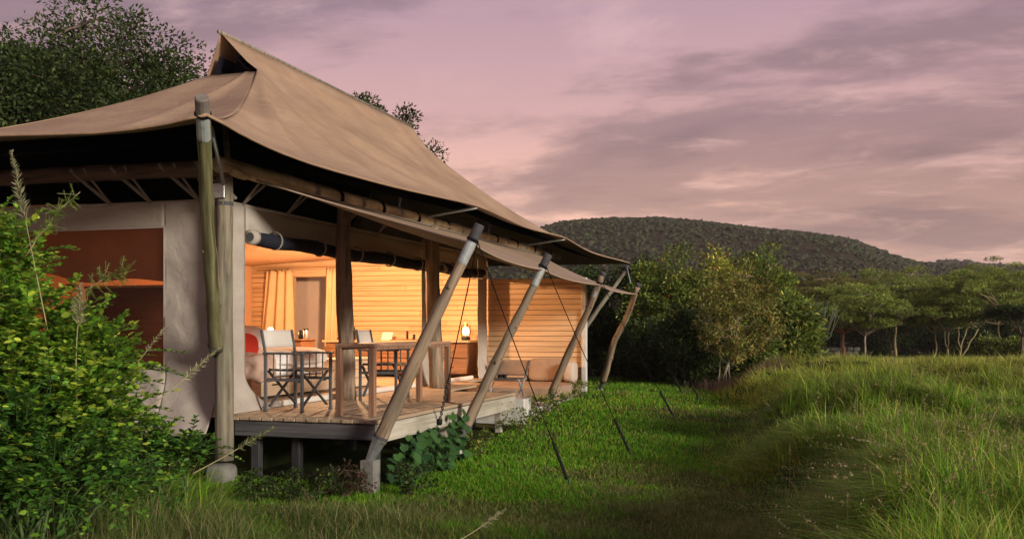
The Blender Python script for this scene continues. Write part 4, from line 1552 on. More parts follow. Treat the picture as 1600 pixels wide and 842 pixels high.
bolster((-5.50, 17.55, .84), (.62, .18, .40), -.30, 'taupe_cushion', 'square taupe back cushion nearer the tent opening')
bolster((-4.80, 17.58, .86), (.76, .20, .43), -.25, 'taupe_cushion', 'square taupe back cushion towards the lawn')
bolster((-4.36, 17.45, .84), (.20, .42, .38), -.05, 'pale_cushion', 'small pale cushion at the outer end of the daybed', 4.0)
c = Vector((-4.92, 15.35, .40))
fc = thing('folding_chair', 'low folding chair with crossed grey legs and taupe back before the daybed', 'chair', tuple(c))
for i in range(5):
    MB().box(c.x - .26, c.x + .26, c.y - .22 + i * .088, c.y - .22 + i * .088 + .08, .80, .822, .003).build('seat_slat', 'chair_wood', fc)
for sx in (-.25, .25):
    MB().obox((c.x + sx, c.y - .24, .405), (c.x + sx * 1.02, c.y + .20, .80), .03, .02, .003, up=(1, 0, 0)).build('front_leg', 'sleeve_grey', fc)
    MB().obox((c.x + sx * 1.09, c.y + .22, .405), (c.x + sx * 1.09, c.y - .18, .80), .03, .02, .003, up=(1, 0, 0)).build('rear_leg', 'sleeve_grey', fc)
    MB().obox((c.x + sx, c.y + .19, .78), (c.x + sx + .06, c.y + .34, 1.10), .03, .022, .003, up=(1, 0, 0)).build('back_upright', 'chair_wood', fc)
MB().tube([(c.x - .27, c.y, .60), (c.x + .27, c.y, .60)], .011, 8).build('pivot_rod', 'steel', fc, smooth=True)
MB().tube([(c.x - .25, c.y - .235, .45), (c.x + .25, c.y - .235, .45)], .011, 8).build('foot_rail', 'sleeve_grey', fc, smooth=True)
MB().grid([[(c.x + x + .06 * k, c.y + .19 + .15 * k + .04 * (1 - (x / .25) ** 2), .80 + .30 * k) for k in np.linspace(.18, 1, 8)] for x in np.linspace(-.25, .25, 14)]).build('backrest', 'taupe_cushion', fc, smooth=True, solid=.014)
bi = thing('binoculars', 'black binoculars lying on the seat of the low folding chair', 'binoculars', (c.x - .05, c.y - .05, .822))
for s_ in (-1, 1):
    MB().tube([(c.x - .05 + s_ * .04, c.y - .07, .852), (c.x - .05 + s_ * .04, c.y, .852), (c.x - .05 + s_ * .035, c.y + .07, .852)], [.03, .028, .018], 10).build('barrel', 'black_rubber', bi, smooth=True)
MB().box(c.x - .08, c.x - .02, c.y - .02, c.y + .03, .845, .86, .003).build('bridge', 'black_rubber', bi)

# ================================================================ PLANTS
plain('reed_stalk', (.30, .27, .13), .7)
plain('green_stalk', (.05, .09, .02), .7)
def ground_pt(px, Y):
    x, y = pw(px, Y)
    return np.array([x, y, float(gz(x, y))])


def branch_pts(a, b, n=6, sag=0.0, jit=0.05):
    a = np.asarray(a, float); b = np.asarray(b, float)
    L = np.linalg.norm(b - a)
    out = []
    for k in np.linspace(0, 1, n):
        p = a * (1 - k) + b * k
        p = p + rng.normal(0, jit * L * 0.5, 3) * math.sin(math.pi * k)
        p[2] += sag * L * math.sin(math.pi * k)
        out.append(p)
    return out


def plant(name, label, cat, base, stems, crown_c, crown_r, n_clump, clump_r, per, leaf, pal, bark, group=None, trunk_r=.1, fork=.35,
          n_limb=6, flat=.75, inner=.35, seed=0, upb=.8, extra=None, lowcut=-1.0, droop=0.0, thin=1.0, twig=.012, part='crown'):
    """tree or bush: stems from the ground, limbs to clumps of leaves scattered unevenly through the crown"""
    global rng
    rng = np.random.default_rng(1000 + seed)
    base = np.asarray(base, float)
    cc = np.asarray(crown_c, float); cr = np.asarray(crown_r, float)
    t = thing(name, label, cat, tuple(base), group)
    pts = []
    while len(pts) < n_clump:
        v = rng.normal(0, 1, 3)
        v /= np.linalg.norm(v)
        r = rng.uniform(inner, 1.0) ** .6
        if v[2] * r < lowcut:
            continue
        lump = 1 + .22 * float(sn(v[0] * 2.4, v[1] * 2.4, v[2] * 2.4 + .1, seed * 1.3))
        pts.append(cc + v * r * cr * lump)
    pts = np.array(pts)
    # limbs
    ends = [int(np.argmax(pts[:, 2]))]
    while len(ends) < min(n_limb, n_clump):
        d = np.min([np.linalg.norm(pts - pts[e], axis=1) for e in ends], axis=0)
        ends.append(int(np.argmax(d)))
    mb = MB()
    fk = []
    for s in range(stems):
        a = base + (rng.normal(0, .12 * (stems > 1), 3) * np.array([1, 1, 0]))
        top = base * (1 - fork) + cc * fork + rng.normal(0, .12 * cr.mean() * (stems > 1), 3)
        top[2] = base[2] + (cc[2] - base[2]) * fork * 1.1
        P = branch_pts(a - np.array([0, 0, .1]), top, 6, 0, .05)
        r0 = trunk_r if stems == 1 else trunk_r * rng.uniform(.6, 1)
        mb.tube(P, np.linspace(r0 * 1.15, r0 * .75, 6), 8, wob=.08, seed=s)
        fk.append((P[-1], r0 * .75))
    limb = []
    for i, e in enumerate(ends):
        f, r = fk[i % len(fk)]
        P = branch_pts(f, pts[e] - np.array([0, 0, .22 * cr[2]]), 7, .06, .08)
        mb.tube(P, np.linspace(r * .8, max(twig, r * .14), 7), 7, cap=False, wob=.05, seed=i)
        limb.append(P)
    allp = np.array([p for P in limb for p in P[2:]])
    lr = fk[0][1]
    for i in range(n_clump):
        if i in ends:
            continue
        j = int(np.argmin(np.linalg.norm(allp - pts[i], axis=1) + .3 * np.abs(rng.normal(0, .2, len(allp)))))
        P = branch_pts(allp[j], pts[i], 4, .05, .1)
        mb.tube(P, np.linspace(max(twig * 1.6, lr * .22), twig * .6, 4), 5, cap=False)
    mb.build('trunk', bark, t, smooth=True)
    # leaves
    n = n_clump * per
    k = np.repeat(np.arange(n_clump), per)
    cr_i = (clump_r * rng.uniform(.55, 1.35, n_clump))[k]
    v = rng.normal(0, 1, (n, 3))
    v = norm(v) * (rng.uniform(0, 1, (n, 1)) ** .45)
    v[:, 2] *= flat
    c = pts[k] + v * cr_i[:, None]
    d = norm(v + rng.normal(0, .6, (n, 3)) + (c - cc) / cr * .35)
    d[:, 2] -= droop
    lift = np.repeat(rng.normal(0, .18, n_clump), per)[:, None]
    cols = pick(pal, n) * np.clip(1 + lift, .5, 1.6)
    sz = rng.uniform(.7, 1.25, n)
    V, T, C = leaf_arrays(c, d, leaf[0] * sz, leaf[1] * sz, cols, upb=upb)
    fast_mesh(part, V, T, C, 'leaf', t, kind='stuff')
    if extra:
        extra(t, pts)
    return t


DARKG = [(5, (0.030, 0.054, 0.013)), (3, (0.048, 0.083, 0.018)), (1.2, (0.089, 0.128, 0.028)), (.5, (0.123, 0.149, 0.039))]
MIDG = [(4, (0.088, 0.137, 0.026)), (3, (0.146, 0.214, 0.035)), (1.5, (0.265, 0.313, 0.051)), (.6, (0.412, 0.376, 0.073))]
LIGHTG = [(3, (0.175, 0.218, 0.033)), (3, (0.270, 0.306, 0.045)), (2, (0.410, 0.383, 0.068)), (.8, (0.536, 0.383, 0.091))]
OLIVE = [(3, (0.186, 0.206, 0.044)), (3, (0.262, 0.269, 0.061)), (2, (0.304, 0.248, 0.072)), (1, (0.331, 0.193, 0.077)), (2, (0.124, 0.166, 0.033))]
ACAC = [(4, (0.194, 0.270, 0.048)), (3, (0.265, 0.351, 0.061)), (2, (0.230, 0.221, 0.058)), (1, (0.346, 0.434, 0.086))]
ACAC_B = [(4, (0.165, 0.146, 0.043)), (3, (0.195, 0.171, 0.053)), (2, (0.165, 0.193, 0.043))]

# trees behind the roof
b = ground_pt(150, 26)
plant('broadleaf_tree', 'big dark broadleaf tree rising behind the near end of the roof', 'tree', b, 1, (b[0], b[1], 6.6), (3.6, 3.2, 3.0), 210, .80, 360,
      (.13, .062), DARKG, 'bark_dark', 'trees behind the tent', trunk_r=.28, n_limb=9, seed=1, inner=.3, fork=.3)
b = ground_pt(-70, 24)
plant('broadleaf_tree', 'dark broadleaf tree cut by the picture edge behind the roof', 'tree', b, 1, (b[0], b[1], 6.0), (2.8, 2.8, 2.9), 130, .80, 340,
      (.13, .062), DARKG, 'bark_dark', 'trees behind the tent', trunk_r=.24, n_limb=8, seed=2, fork=.3)
b = ground_pt(595, 33)
plant('broadleaf_tree', 'feathery dark tree peeping over the far slope of the roof', 'tree', b, 1, (b[0], b[1], 6.3), (2.1, 2.1, 2.7), 100, .52, 260,
      (.13, .062), DARKG, 'bark_dark', 'trees behind the tent', trunk_r=.2, n_limb=8, seed=3, fork=.35)


# thicket beyond the lawn
def bush(px, Y, top, hw, label, pal, seed, stems=5, n=60, per=240, leaf=(.09, .042), bark='bark_dark', clump=.34, group='bushes at the far end of the lawn', **kw):
    b = ground_pt(px, Y)
    H = pz(top, Y) - b[2]
    w = hw / F * Y
    return plant('bush', label, 'bush', b, stems, (b[0], b[1], b[2] + H * .53), (w, w * .8, H * .5), n, clump, per, leaf, pal, bark, group,
                 trunk_r=.045, fork=.4, n_limb=10, seed=seed, inner=.45, **kw)


def berries(t, pts):
    mb = MB()
    k = rng.choice(len(pts), 7)
    for i in k:
        for j in range(3):
            c = pts[i] + rng.normal(0, .16, 3) + np.array([0, -.2, 0])
            mb.puffy(c, (.032, .032, .05), p=2, n=2)
    mb.build('blossom', 'red_berry', t, kind='stuff')


bush(905, 27.0, 424, 62, 'dark bush directly behind the crooked last pole', DARKG, 11, n=70)
bush(985, 26.2, 418, 66, 'shadowy bush right of the crooked pole', DARKG, 12, n=80)
bush(1050, 23.6, 402, 70, 'tall dark green bush flecked with red blossom', MIDG, 13, n=95, extra=berries)
bush(1115, 24.0, 398, 62, 'tall bush with yellow-green top in the middle of the thicket', LIGHTG, 14, n=85)
bush(1190, 24.4, 402, 48, 'dense round dark green bush above the olive one', MIDG, 15, n=80, per=210)
bush(1225, 21.6, 462, 44, 'lower leafy green bush at the outer end of the thicket', MIDG, 16, n=60, leaf=(.13, .05), per=170)
bush(1015, 22.6, 510, 60, 'low dark undergrowth bush at the lawn edge', DARKG, 17, n=45)
bush(1075, 21.0, 500, 50, 'low dark bush between the blossom bush and the pale stems', DARKG, 18, n=45)
bush(1165, 21.2, 520, 46, 'low tangled bush beside the pale-stemmed shrub', MIDG, 19, n=45)
bush(955, 25.6, 500, 40, 'low dark bush behind the foot of the crooked pole', DARKG, 20, n=40)
b = ground_pt(1122, 19.6)
plant('bush', 'sparse olive shrub with pale forking stems at the lawn edge', 'bush', b, 5, (b[0] + .38, b[1] + .1, b[2] + 1.52), (.82, .7, .98), 110, .17, 62,
      (.085, .030), OLIVE, 'bark_pale', 'bushes at the far end of the lawn', trunk_r=.017, fork=.40, n_limb=9, seed=21, twig=.004, inner=.4)

# candelabra euphorbia
b = ground_pt(1262, 25.5)
eu = thing('candelabra_plant', 'grey-green candelabra plant with upright thin arms behind the thicket', 'plant', tuple(b))
rng = np.random.default_rng(77)
mb = MB()
mb.tube([b, b + np.array([0, 0, .7])], [.08, .06], 8)
for i in range(130):
    a = rng.uniform(0, 6.28); r = rng.uniform(.1, 1.0) ** .7 * .75; h = rng.uniform(1.35, 1.9) - r * .25
    s0 = b + np.array([math.cos(a) * r * .25, math.sin(a) * r * .25, rng.uniform(.35, .8)])
    e = b + np.array([math.cos(a) * r * .8, math.sin(a) * r * .8, .75 + rng.uniform(0, .25)])
    top = np.array([b[0] + math.cos(a) * r * 1.15, b[1] + math.sin(a) * r * 1.15, b[2] + h]) + rng.normal(0, .05, 3)
    mb.tube([s0, e, (e + top) / 2 + rng.normal(0, .02, 3), top], [.012, .012, .010, .005], 5)
mb.build('arms', noise_mat('succulent', [(.3, (.045, .06, .035)), (.7, (.10, .12, .07))], (6, 6, 6), .7, .1), eu, smooth=True)


# flat-topped acacias beyond the field
def acacia(px, Y, top, hw, base_py, label, pal, seed, stems=1, n=70, per=150, bark='bark_yellow', thick=.29, tr=.11, lean=0.0):
    x, y = pw(px, Y)
    b = np.array([x, y, float(gz(x, y))])
    zt = pz(top - 22, Y)
    w = hw * 1.12 / F * Y
    H = zt - b[2]
    cx, cy = pw(px + lean, Y)
    return plant('acacia_tree', label, 'tree', b, stems, (cx, cy, zt - H * thick * 1.1), (w, w * .8, H * thick), int(n * 1.5), .66, int(per * 1.3), (.19, .052), pal, bark,
                 'flat-topped acacias beyond the field', trunk_r=tr * .72, fork=.44, n_limb=10, flat=.22, inner=.15, lowcut=-.80, twig=.02, seed=seed, upb=1.6)


acacia(1290, 66, 452, 92, 556, 'flat-topped acacia nearest the thicket, on a dark trunk', ACAC_B, 31, bark='bark_dark')
acacia(1318, 62, 462, 70, 556, 'acacia with a stout rusty trunk beside the low wall', ACAC, 32, bark='bark_rusty', tr=.16)
acacia(1352, 58, 470, 62, 558, 'slim pale-trunked acacia in front of the dark shade', ACAC, 33, bark='bark_pale', tr=.10)
acacia(1400, 74, 432, 110, 556, 'broad high acacia in the middle of the row', ACAC, 34, n=90, tr=.14)
acacia(1462, 60, 460, 74, 560, 'acacia with a slender yellow trunk, first of the trunk cluster', ACAC, 35, tr=.08)
acacia(1484, 61, 450, 84, 561, 'leaning acacia in the middle of the yellow trunk cluster', ACAC, 36, stems=2, tr=.08, lean=-20)
acacia(1502, 60, 438, 110, 561, 'wide-spreading acacia with forked yellow trunks', ACAC, 37, stems=3, n=95, tr=.09, lean=30)
acacia(1560, 76, 430, 120, 556, 'tall pale green acacia behind the yellow trunk cluster', ACAC, 38, n=90)
acacia(1240, 82, 436, 90, 552, 'hazy brown acacia crown rising over the thicket', ACAC_B, 39, n=80)
acacia(1598, 56, 500, 44, 560, 'small dark umbrella acacia at the picture edge', DARKG, 40, bark='bark_dark', n=45, thick=.12)
acacia(1660, 70, 440, 110, 556, 'acacia crown leaning in from beyond the picture edge', ACAC, 41, n=70)
# the shade beneath them
SHADE = ['dark bush under the acacias right behind the candelabra plant', 'dark bush in the shade behind the low stone wall',
         'dark bush in the shade behind the rusty trunk', 'dark bush in the shade behind the slim pale trunk',
         'dark bush in the shade behind the slender yellow trunks', 'dark bush in the shade behind the wide-spreading acacia',
         'dark bush behind the low rounded green bush', 'dark bush behind the small umbrella acacia at the picture edge']
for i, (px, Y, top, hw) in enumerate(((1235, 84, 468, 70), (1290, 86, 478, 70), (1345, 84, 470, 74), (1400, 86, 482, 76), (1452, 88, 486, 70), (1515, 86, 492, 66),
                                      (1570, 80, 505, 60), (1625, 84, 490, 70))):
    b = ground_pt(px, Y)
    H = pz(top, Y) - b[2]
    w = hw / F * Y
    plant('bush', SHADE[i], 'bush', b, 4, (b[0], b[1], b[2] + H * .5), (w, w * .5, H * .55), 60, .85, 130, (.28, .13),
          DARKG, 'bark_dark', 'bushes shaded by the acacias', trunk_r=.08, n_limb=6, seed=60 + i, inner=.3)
for i, (px, Y, top, hw, lab) in enumerate(((1545, 64, 535, 44, 'low rounded green bush past the yellow trunks'), (1590, 62, 530, 40, 'bright low bush at the far field corner'))):
    b = ground_pt(px, Y)
    H = pz(top, Y) - b[2]
    w = hw / F * Y
    plant('bush', lab, 'bush', b, 4, (b[0], b[1], b[2] + H * .5), (w, w * .6, H * .55), 45, .5, 150, (.16, .08), MIDG, 'bark_dark', None, trunk_r=.05, seed=80 + i)
# low stone wall under the first acacia
lw = thing('low_stone_wall', 'low grey stone wall half hidden beneath the first acacias', 'wall', tuple(ground_pt(1300, 68)))
rr = random.Random(4)
for r_ in range(3):
    px = 1262.0 + r_ * 4
    while px < 1338:
        w = rr.uniform(9, 14)
        c = ground_pt(px + w / 2, 68)
        R = Matrix.Rotation(YAW, 3, 'Z')
        MB().puffy((c[0], c[1], c[2] + .15 + r_ * .27), (w / F * 68 * .96, .4, .26), p=6, n=3, amp=.05, seed=px, rot=R).build('stone', 'concrete', lw)
        px += w

# ---------------------------------------------------------------- foreground shrub with rows of small leaves
SHR = [(4, (0.097, 0.229, 0.020)), (4, (0.139, 0.305, 0.024)), (2, (0.237, 0.414, 0.033)), (1, (0.407, 0.522, 0.050))]
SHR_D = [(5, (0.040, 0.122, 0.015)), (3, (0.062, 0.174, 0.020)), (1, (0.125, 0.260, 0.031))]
SHR_Y = [(3, (0.309, 0.433, 0.043)), (3, (0.453, 0.553, 0.061)), (2, (0.206, 0.336, 0.036))]


def oval_arrays(c, d, ln, wd, cols, upb=1.6, fold=.14):
    n = len(c)
    d = norm(d)
    up = np.array([0, 0, 1.0]) * upb + rng.normal(0, 0.6, (n, 3))
    sd = norm(np.cross(d, up))
    nm = np.cross(sd, d)
    ln = np.asarray(ln, float).reshape(-1, 1) * np.ones((n, 1))
    wd = np.asarray(wd, float).reshape(-1, 1) * np.ones((n, 1))
    A = c
    L1 = c + d * ln * .28 + sd * wd * .46 + nm * wd * fold
    L2 = c + d * ln * .68 + sd * wd * .42 + nm * wd * fold * .7 - nm * ln * .04
    Tt = c + d * ln - nm * ln * .12
    R2 = c + d * ln * .68 - sd * wd * .42 + nm * wd * fold * .7 - nm * ln * .04
    R1_ = c + d * ln * .28 - sd * wd * .46 + nm * wd * fold
    M = c + d * ln * .5
    V = np.stack([A, L1, L2, Tt, R2, R1_, M], 1).reshape(-1, 3)
    b = np.arange(n) * 7
    T = []
    for i in range(6):
        T.append(np.stack([b + 6, b + (i + 1) % 6, b + i], 1))
    return V, np.concatenate(T), np.repeat(cols, 7, axis=0)


def spray_shrub(label, base, env, n_twig, leaf, pal, seed, tip=None, twig_len=(.35, .6), nl=20, bark='bark_dark', group='leafy shrubs beside the tent'):
    """env: list of (centre, radii) lobes that the arching twigs fill"""
    global rng
    rng = np.random.default_rng(seed)
    t = thing('leafy_shrub', label, 'shrub', tuple(base), group)
    mb = MB()
    C0, D0, L0, K0, tipk = [], [], [], [], []
    wts = np.array([np.prod(r) ** .67 for c, r in env])
    for i in range(n_twig):
        c, r = env[rng.choice(len(env), p=wts / wts.sum())]
        c = np.array(c); r = np.array(r)
        v = rng.normal(0, 1, 3); v /= np.linalg.norm(v)
        s = c + v * r * rng.uniform(.35, .95)
        d = norm(v * np.array([1, 1, .6]) + rng.normal(0, .35, 3) + np.array([0, 0, .45]))
        L = rng.uniform(*twig_len)
        pts = []
        n = 7
        for k in np.linspace(0, 1, n):
            p = s + d * L * k
            p[2] -= .28 * L * k * k
            pts.append(p)
        mb.tube(pts, np.linspace(.005, .0018, n), 4, cap=False)
        pts = np.array(pts)
        side = norm(np.cross(d, np.array([0, 0, 1.0])) + 1e-6)
        for j in range(nl):
            k = .08 + .92 * (j + rng.uniform(-.3, .3)) / nl
            k = min(max(k, 0), .999)
            f = k * (n - 1); a = int(f); p = pts[a] * (1 - f + a) + pts[min(a + 1, n - 1)] * (f - a)
            sg = 1 if j % 2 else -1
            C0.append(p)
            D0.append(side * sg * .9 + d * .45 + np.array([0, 0, .12]) + rng.normal(0, .22, 3))
            L0.append((1 - .35 * abs(k - .45)) * rng.uniform(.5, 1.25))
            tipk.append(k)
    for c, r in env:
        for q in range(5):
            e = np.array(c) + rng.normal(0, .35, 3) * np.array(r)
            mb.tube(branch_pts(np.array(base) + rng.normal(0, .12, 3) * np.array([1, 1, 0]), e, 7, .04, .08), np.linspace(.016, .006, 7), 6, cap=False)
    mb.build('stems', 'green_stalk', t, smooth=True)
    C0 = np.array(C0); D0 = np.array(D0); L0 = np.array(L0); tipk = np.array(tipk)
    n = len(C0)
    cols = pick(pal, n, .2)
    if tip is not None:
        tc = pick(tip, n, .2)
        w = (rng.uniform(0, 1, n) < np.clip(tipk - .35, 0, 1) * .9)[:, None]
        cols = np.where(w, tc, cols)
    V, T, C = oval_arrays(C0, D0, leaf[0] * L0, leaf[1] * L0, cols)
    fast_mesh('foliage', V, T, C, 'leaf', t, kind='stuff')
    return t


def fp(px, py, Y):
    x, y = pw(px, Y)
    return (x, y, pz(py, Y))


# tall mass hugging the picture edge, then lower lobes towards the corner post
g = ground_pt(10, 7.6)
spray_shrub('tall bright green shrub filling the picture edge before the mesh window', g,
            [(fp(0, 420, 7.6), (.26, .4, .32)), (fp(-80, 410, 7.4), (.35, .5, .45)), (fp(55, 515, 7.3), (.28, .4, .30)), (fp(0, 580, 7.2), (.45, .45, .38)), (fp(-90, 600, 7.0), (.45, .5, .45))],
            900, (.066, .040), SHR, 301, SHR_Y, nl=20, twig_len=(.25, .5))
g = ground_pt(110, 7.4)
spray_shrub('arching yellow-green shrub reaching towards the corner post', g,
            [(fp(105, 560, 7.3), (.26, .35, .24)), (fp(165, 570, 7.4), (.14, .22, .15)), (fp(85, 640, 7.0), (.36, .36, .30)), (fp(150, 650, 7.1), (.22, .28, .22))],
            560, (.064, .040), SHR, 302, SHR_Y, nl=18, twig_len=(.22, .5))
g = ground_pt(255, 8.1)
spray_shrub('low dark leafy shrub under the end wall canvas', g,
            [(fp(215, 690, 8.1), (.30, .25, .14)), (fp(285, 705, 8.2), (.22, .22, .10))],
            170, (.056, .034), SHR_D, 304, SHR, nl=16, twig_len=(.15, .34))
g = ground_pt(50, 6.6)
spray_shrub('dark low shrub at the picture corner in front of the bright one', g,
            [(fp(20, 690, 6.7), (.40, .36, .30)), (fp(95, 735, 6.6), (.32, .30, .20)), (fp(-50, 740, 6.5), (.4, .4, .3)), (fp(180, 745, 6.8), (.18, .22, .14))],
            620, (.060, .036), SHR_D, 303, SHR, nl=18, twig_len=(.22, .45))


# feathery acacia sprig and reed plumes standing out of the shrub
def plume(label, base, top, head, n, seed, bend=(.1, 0, 0), col=((3, (.34, .33, .2)), (2, (.24, .27, .13)), (1, (.42, .36, .24))), flen=.11):
    global rng
    rng = np.random.default_rng(seed)
    base = np.array(base, float); top = np.array(top, float)
    t = thing('reed_plume', label, 'grass', tuple(base), 'seed heads of tall grass')
    m = 24
    P = []
    for k in np.linspace(0, 1, m):
        P.append(base * (1 - k) + top * k + np.array(bend) * math.sin(math.pi * k * .5) ** 2 * k)
    P = np.array(P)
    MB().tube(P, np.linspace(.006, .0015, m), 5).build('stalk', 'reed_stalk', t, smooth=True)
    k = 1 - head + head * rng.uniform(0, 1, n) ** .9
    f = k * (m - 1)
    a = np.minimum(f.astype(int), m - 2)
    c = P[a] * (1 - f + a)[:, None] + P[a + 1] * (f - a)[:, None]
    ax = norm(P[-1] - P[int(m * (1 - head)) - 1])
    r = norm(rng.normal(0, 1, (n, 3)))
    r = norm(r - ax * (r @ ax)[:, None])
    d = r * .75 + ax * .8 + np.array([0, 0, -.15])
    L = flen * np.clip(1.25 - (k - (1 - head)) / head, .2, 1) * rng.uniform(.6, 1.1, n)
    V, T, C = leaf_arrays(c, d, L, .0075, pick(list(col), n), fold=.1)
    fast_mesh('seed_head', V, T, C, 'leaf', t, kind='stuff')



plume('tall feathery reed plume rising above the shrub at the picture edge', fp(95, 620, 7.1), fp(18, 236, 7.1), .30, 200, 1, (0, 0, 0), flen=.09)
plume('drooping pale reed plume in the middle of the shrub', fp(120, 640, 6.9), fp(112, 420, 6.9), .36, 150, 2, (.06, .02, -.10), flen=.09)
plume('thin reed plume leaning towards the corner post', fp(215, 650, 7.2), fp(345, 552, 7.5), .45, 160, 3, (0, 0, .05), flen=.06)
plume('green reed plume nodding below the deck edge', fp(300, 740, 7.6), fp(430, 672, 7.8), .5, 150, 4, (0, 0, .03), ((3, (.12, .17, .06)), (1, (.24, .24, .12))), .07)
plume('short reed plume beside the end wall', fp(150, 640, 7.3), fp(262, 520, 7.4), .3, 90, 5, (0, 0, .06), flen=.05)
plume('straw reed plume low in the foreground grass', fp(705, 850, 6.9), fp(790, 806, 7.0), .5, 110, 6, (0, 0, .05), flen=.06)


def fern_sprig(label, base, top, seed):
    global rng
    rng = np.random.default_rng(seed)
    base = np.array(base); top = np.array(top)
    t = thing('feathery_sprig', label, 'sprig', tuple(base), 'feathery sprigs in the shrub')
    mb = MB()
    C0, D0 = [], []
    main = branch_pts(base, top, 9, .08, .03)
    mb.tube(main, np.linspace(.006, .002, 9), 5)
    for i in range(34):
        k = rng.uniform(.25, 1) * 8
        a = min(int(k), 7)
        p = main[a] * (1 - k + a) + main[a + 1] * (k - a)
        d = norm(rng.normal(0, 1, 3) + np.array([.4, -.2, .1]))
        L = rng.uniform(.08, .15)
        mb.tube([p, p + d * L], .0016, 3, cap=False)
        s = norm(np.cross(d, np.array([.1, .2, 1.0])))
        for j in range(12):
            for sg in (-1, 1):
                C0.append(p + d * L * (j + .5) / 12)
                D0.append(s * sg + d * .35)
    mb.build('stem', 'reed_stalk', t, smooth=True)
    n = len(C0)
    V, T, C = leaf_arrays(np.array(C0), np.array(D0), .026 * rng.uniform(.7, 1.2, n), .006, pick(SHR, n), fold=.05, upb=2)
    fast_mesh('leaflets', V, T, C, 'leaf', t, kind='stuff')


fern_sprig('feathery green sprig below the dark beam', fp(40, 400, 7.0), fp(125, 300, 7.0), 5)
fern_sprig('feathery sprig before the mesh window', fp(110, 470, 7.2), fp(200, 425, 7.2), 6)

# ---------------------------------------------------------------- broad-leaved creeper under the deck edge
def big_leaf_mesh():
    V, Fc = [], []
    n = 14
    V.append((0, 0.02, 0.0))
    for i in range(n):
        a = -math.pi * .5 + 2 * math.pi * i / n
        r = .5 * (1 + .10 * math.sin(5 * a)) * (1 - .35 * math.exp(-((a + math.pi * .5) / .35) ** 2))
        x, y = r * math.cos(a), .5 + r * math.sin(a)
        V.append((x, y, .10 * abs(x) - .16 * (y - .4) ** 2))
    V[0] = (0, .45, -.02)
    for i in range(n):
        Fc.append([0, 1 + i, 1 + (i + 1) % n])
    me = bpy.data.meshes.new('leaf')
    me.from_pydata(V, [], Fc)
    a = me.attributes.new('col', 'FLOAT_COLOR', 'POINT')
    for d in a.data:
        d.color = (.045, .115, .03, 1)
    me.polygons.foreach_set('use_smooth', [True] * len(me.polygons))
    me.materials.append(MATS['leaf'])
    return me


BIG = [big_leaf_mesh() for _ in range(3)]
for j, me in enumerate(BIG):
    for d in me.attributes['col'].data:
        d.color = ((.04, .11, .03, 1), (.06, .15, .035, 1), (.03, .085, .028, 1))[j]


def creeper(label, spots, seed, size=(.075, .135)):
    rr = random.Random(seed)
    x0 = sum(s[0] for s in spots) / len(spots); y0 = sum(s[1] for s in spots) / len(spots)
    g0 = float(gz(x0, y0))
    t = thing('broadleaf_creeper', label, 'creeper', (x0, y0, g0), 'creepers along the deck')
    mb = MB()
    for (x, y, z) in spots:
        g1 = float(gz(x, y))
        mb.tube([(x - .05, y, g1 - .02), (x - .03, y + .03, (g1 + z) / 2), (x, y, z)], .0025, 4, cap=False)
    mb.build('stems', 'green_stalk', t, smooth=True)
    for (x, y, z) in spots:
        o = bpy.data.objects.new('leaf', BIG[rr.randrange(3)])
        COL.objects.link(o)
        o.parent = t
        o.location = Vector((x, y, z)) - root_loc(t)
        s = rr.uniform(*size)
        o.scale = (s, s, s)
        o.rotation_euler = (rr.uniform(-1.2, -.2), rr.uniform(-.4, .4), math.radians(rr.uniform(-170, -50)))


rs = random.Random(5)
creeper('mass of broad green leaves climbing under the deck side fascia',
        [(-4.16 + rs.uniform(-.12, .13), rs.uniform(9.25, 10.85), .0) for _ in range(1)] +
        [(-4.14 + rs.uniform(-.16, .16), yy, float(gz(-4.1, yy)) + .06 + rs.uniform(0, .46) * math.sin(math.pi * (yy - 9.1) / 1.9) ** .5) for yy in [rs.uniform(9.25, 10.85) for _ in range(170)]], 1)
creeper('small clump of broad leaves by the second raking pole',
        [(-4.12 + rs.uniform(-.12, .1), 11.0 + rs.uniform(-.16, .16), .30 + rs.uniform(0, .42)) for _ in range(22)], 2, (.08, .13))


def weed(label, px, Y, h, w, seed, pal=MIDG, n=16):
    b = ground_pt(px, Y)
    plant('leafy_weed', label, 'weed', b, 5, (b[0], b[1], b[2] + h * .55), (w, w * .8, h * .5), n, .07, 34, (.04, .022), pal, 'bark_dark',
          'weeds along the plinth and deck', trunk_r=.006, n_limb=5, seed=seed, twig=.002, inner=.2)


weed('leafy weed at the foot of the second raking pole', 748, 11.9, .34, .26, 401)
weed('leafy weed in front of the concrete block', 812, 13.7, .34, .28, 402)
weed('leafy weed growing against the daybed plinth', 838, 14.6, .42, .24, 403, n=20)
weed('leafy weed at the foot of the third raking pole', 872, 15.6, .42, .20, 404)
weed('small weed by the outer corner of the plinth', 905, 17.6, .3, .3, 405)
weed('leafy weed between deck corner and creeper', 640, 9.6, .28, .25, 406, DARKG)
weed('dark weed beneath the deck end fascia', 480, 9.35, .26, .40, 407, DARKG, 24)
weed('dark weed near the concrete corner footing', 400, 9.2, .3, .3, 408, DARKG, 20)
weed('brownish dry weed under the deck by the nearest pole', 540, 9.4, .32, .3, 409, [(3, (.10, .06, .035)), (2, (.06, .06, .025))], 20)

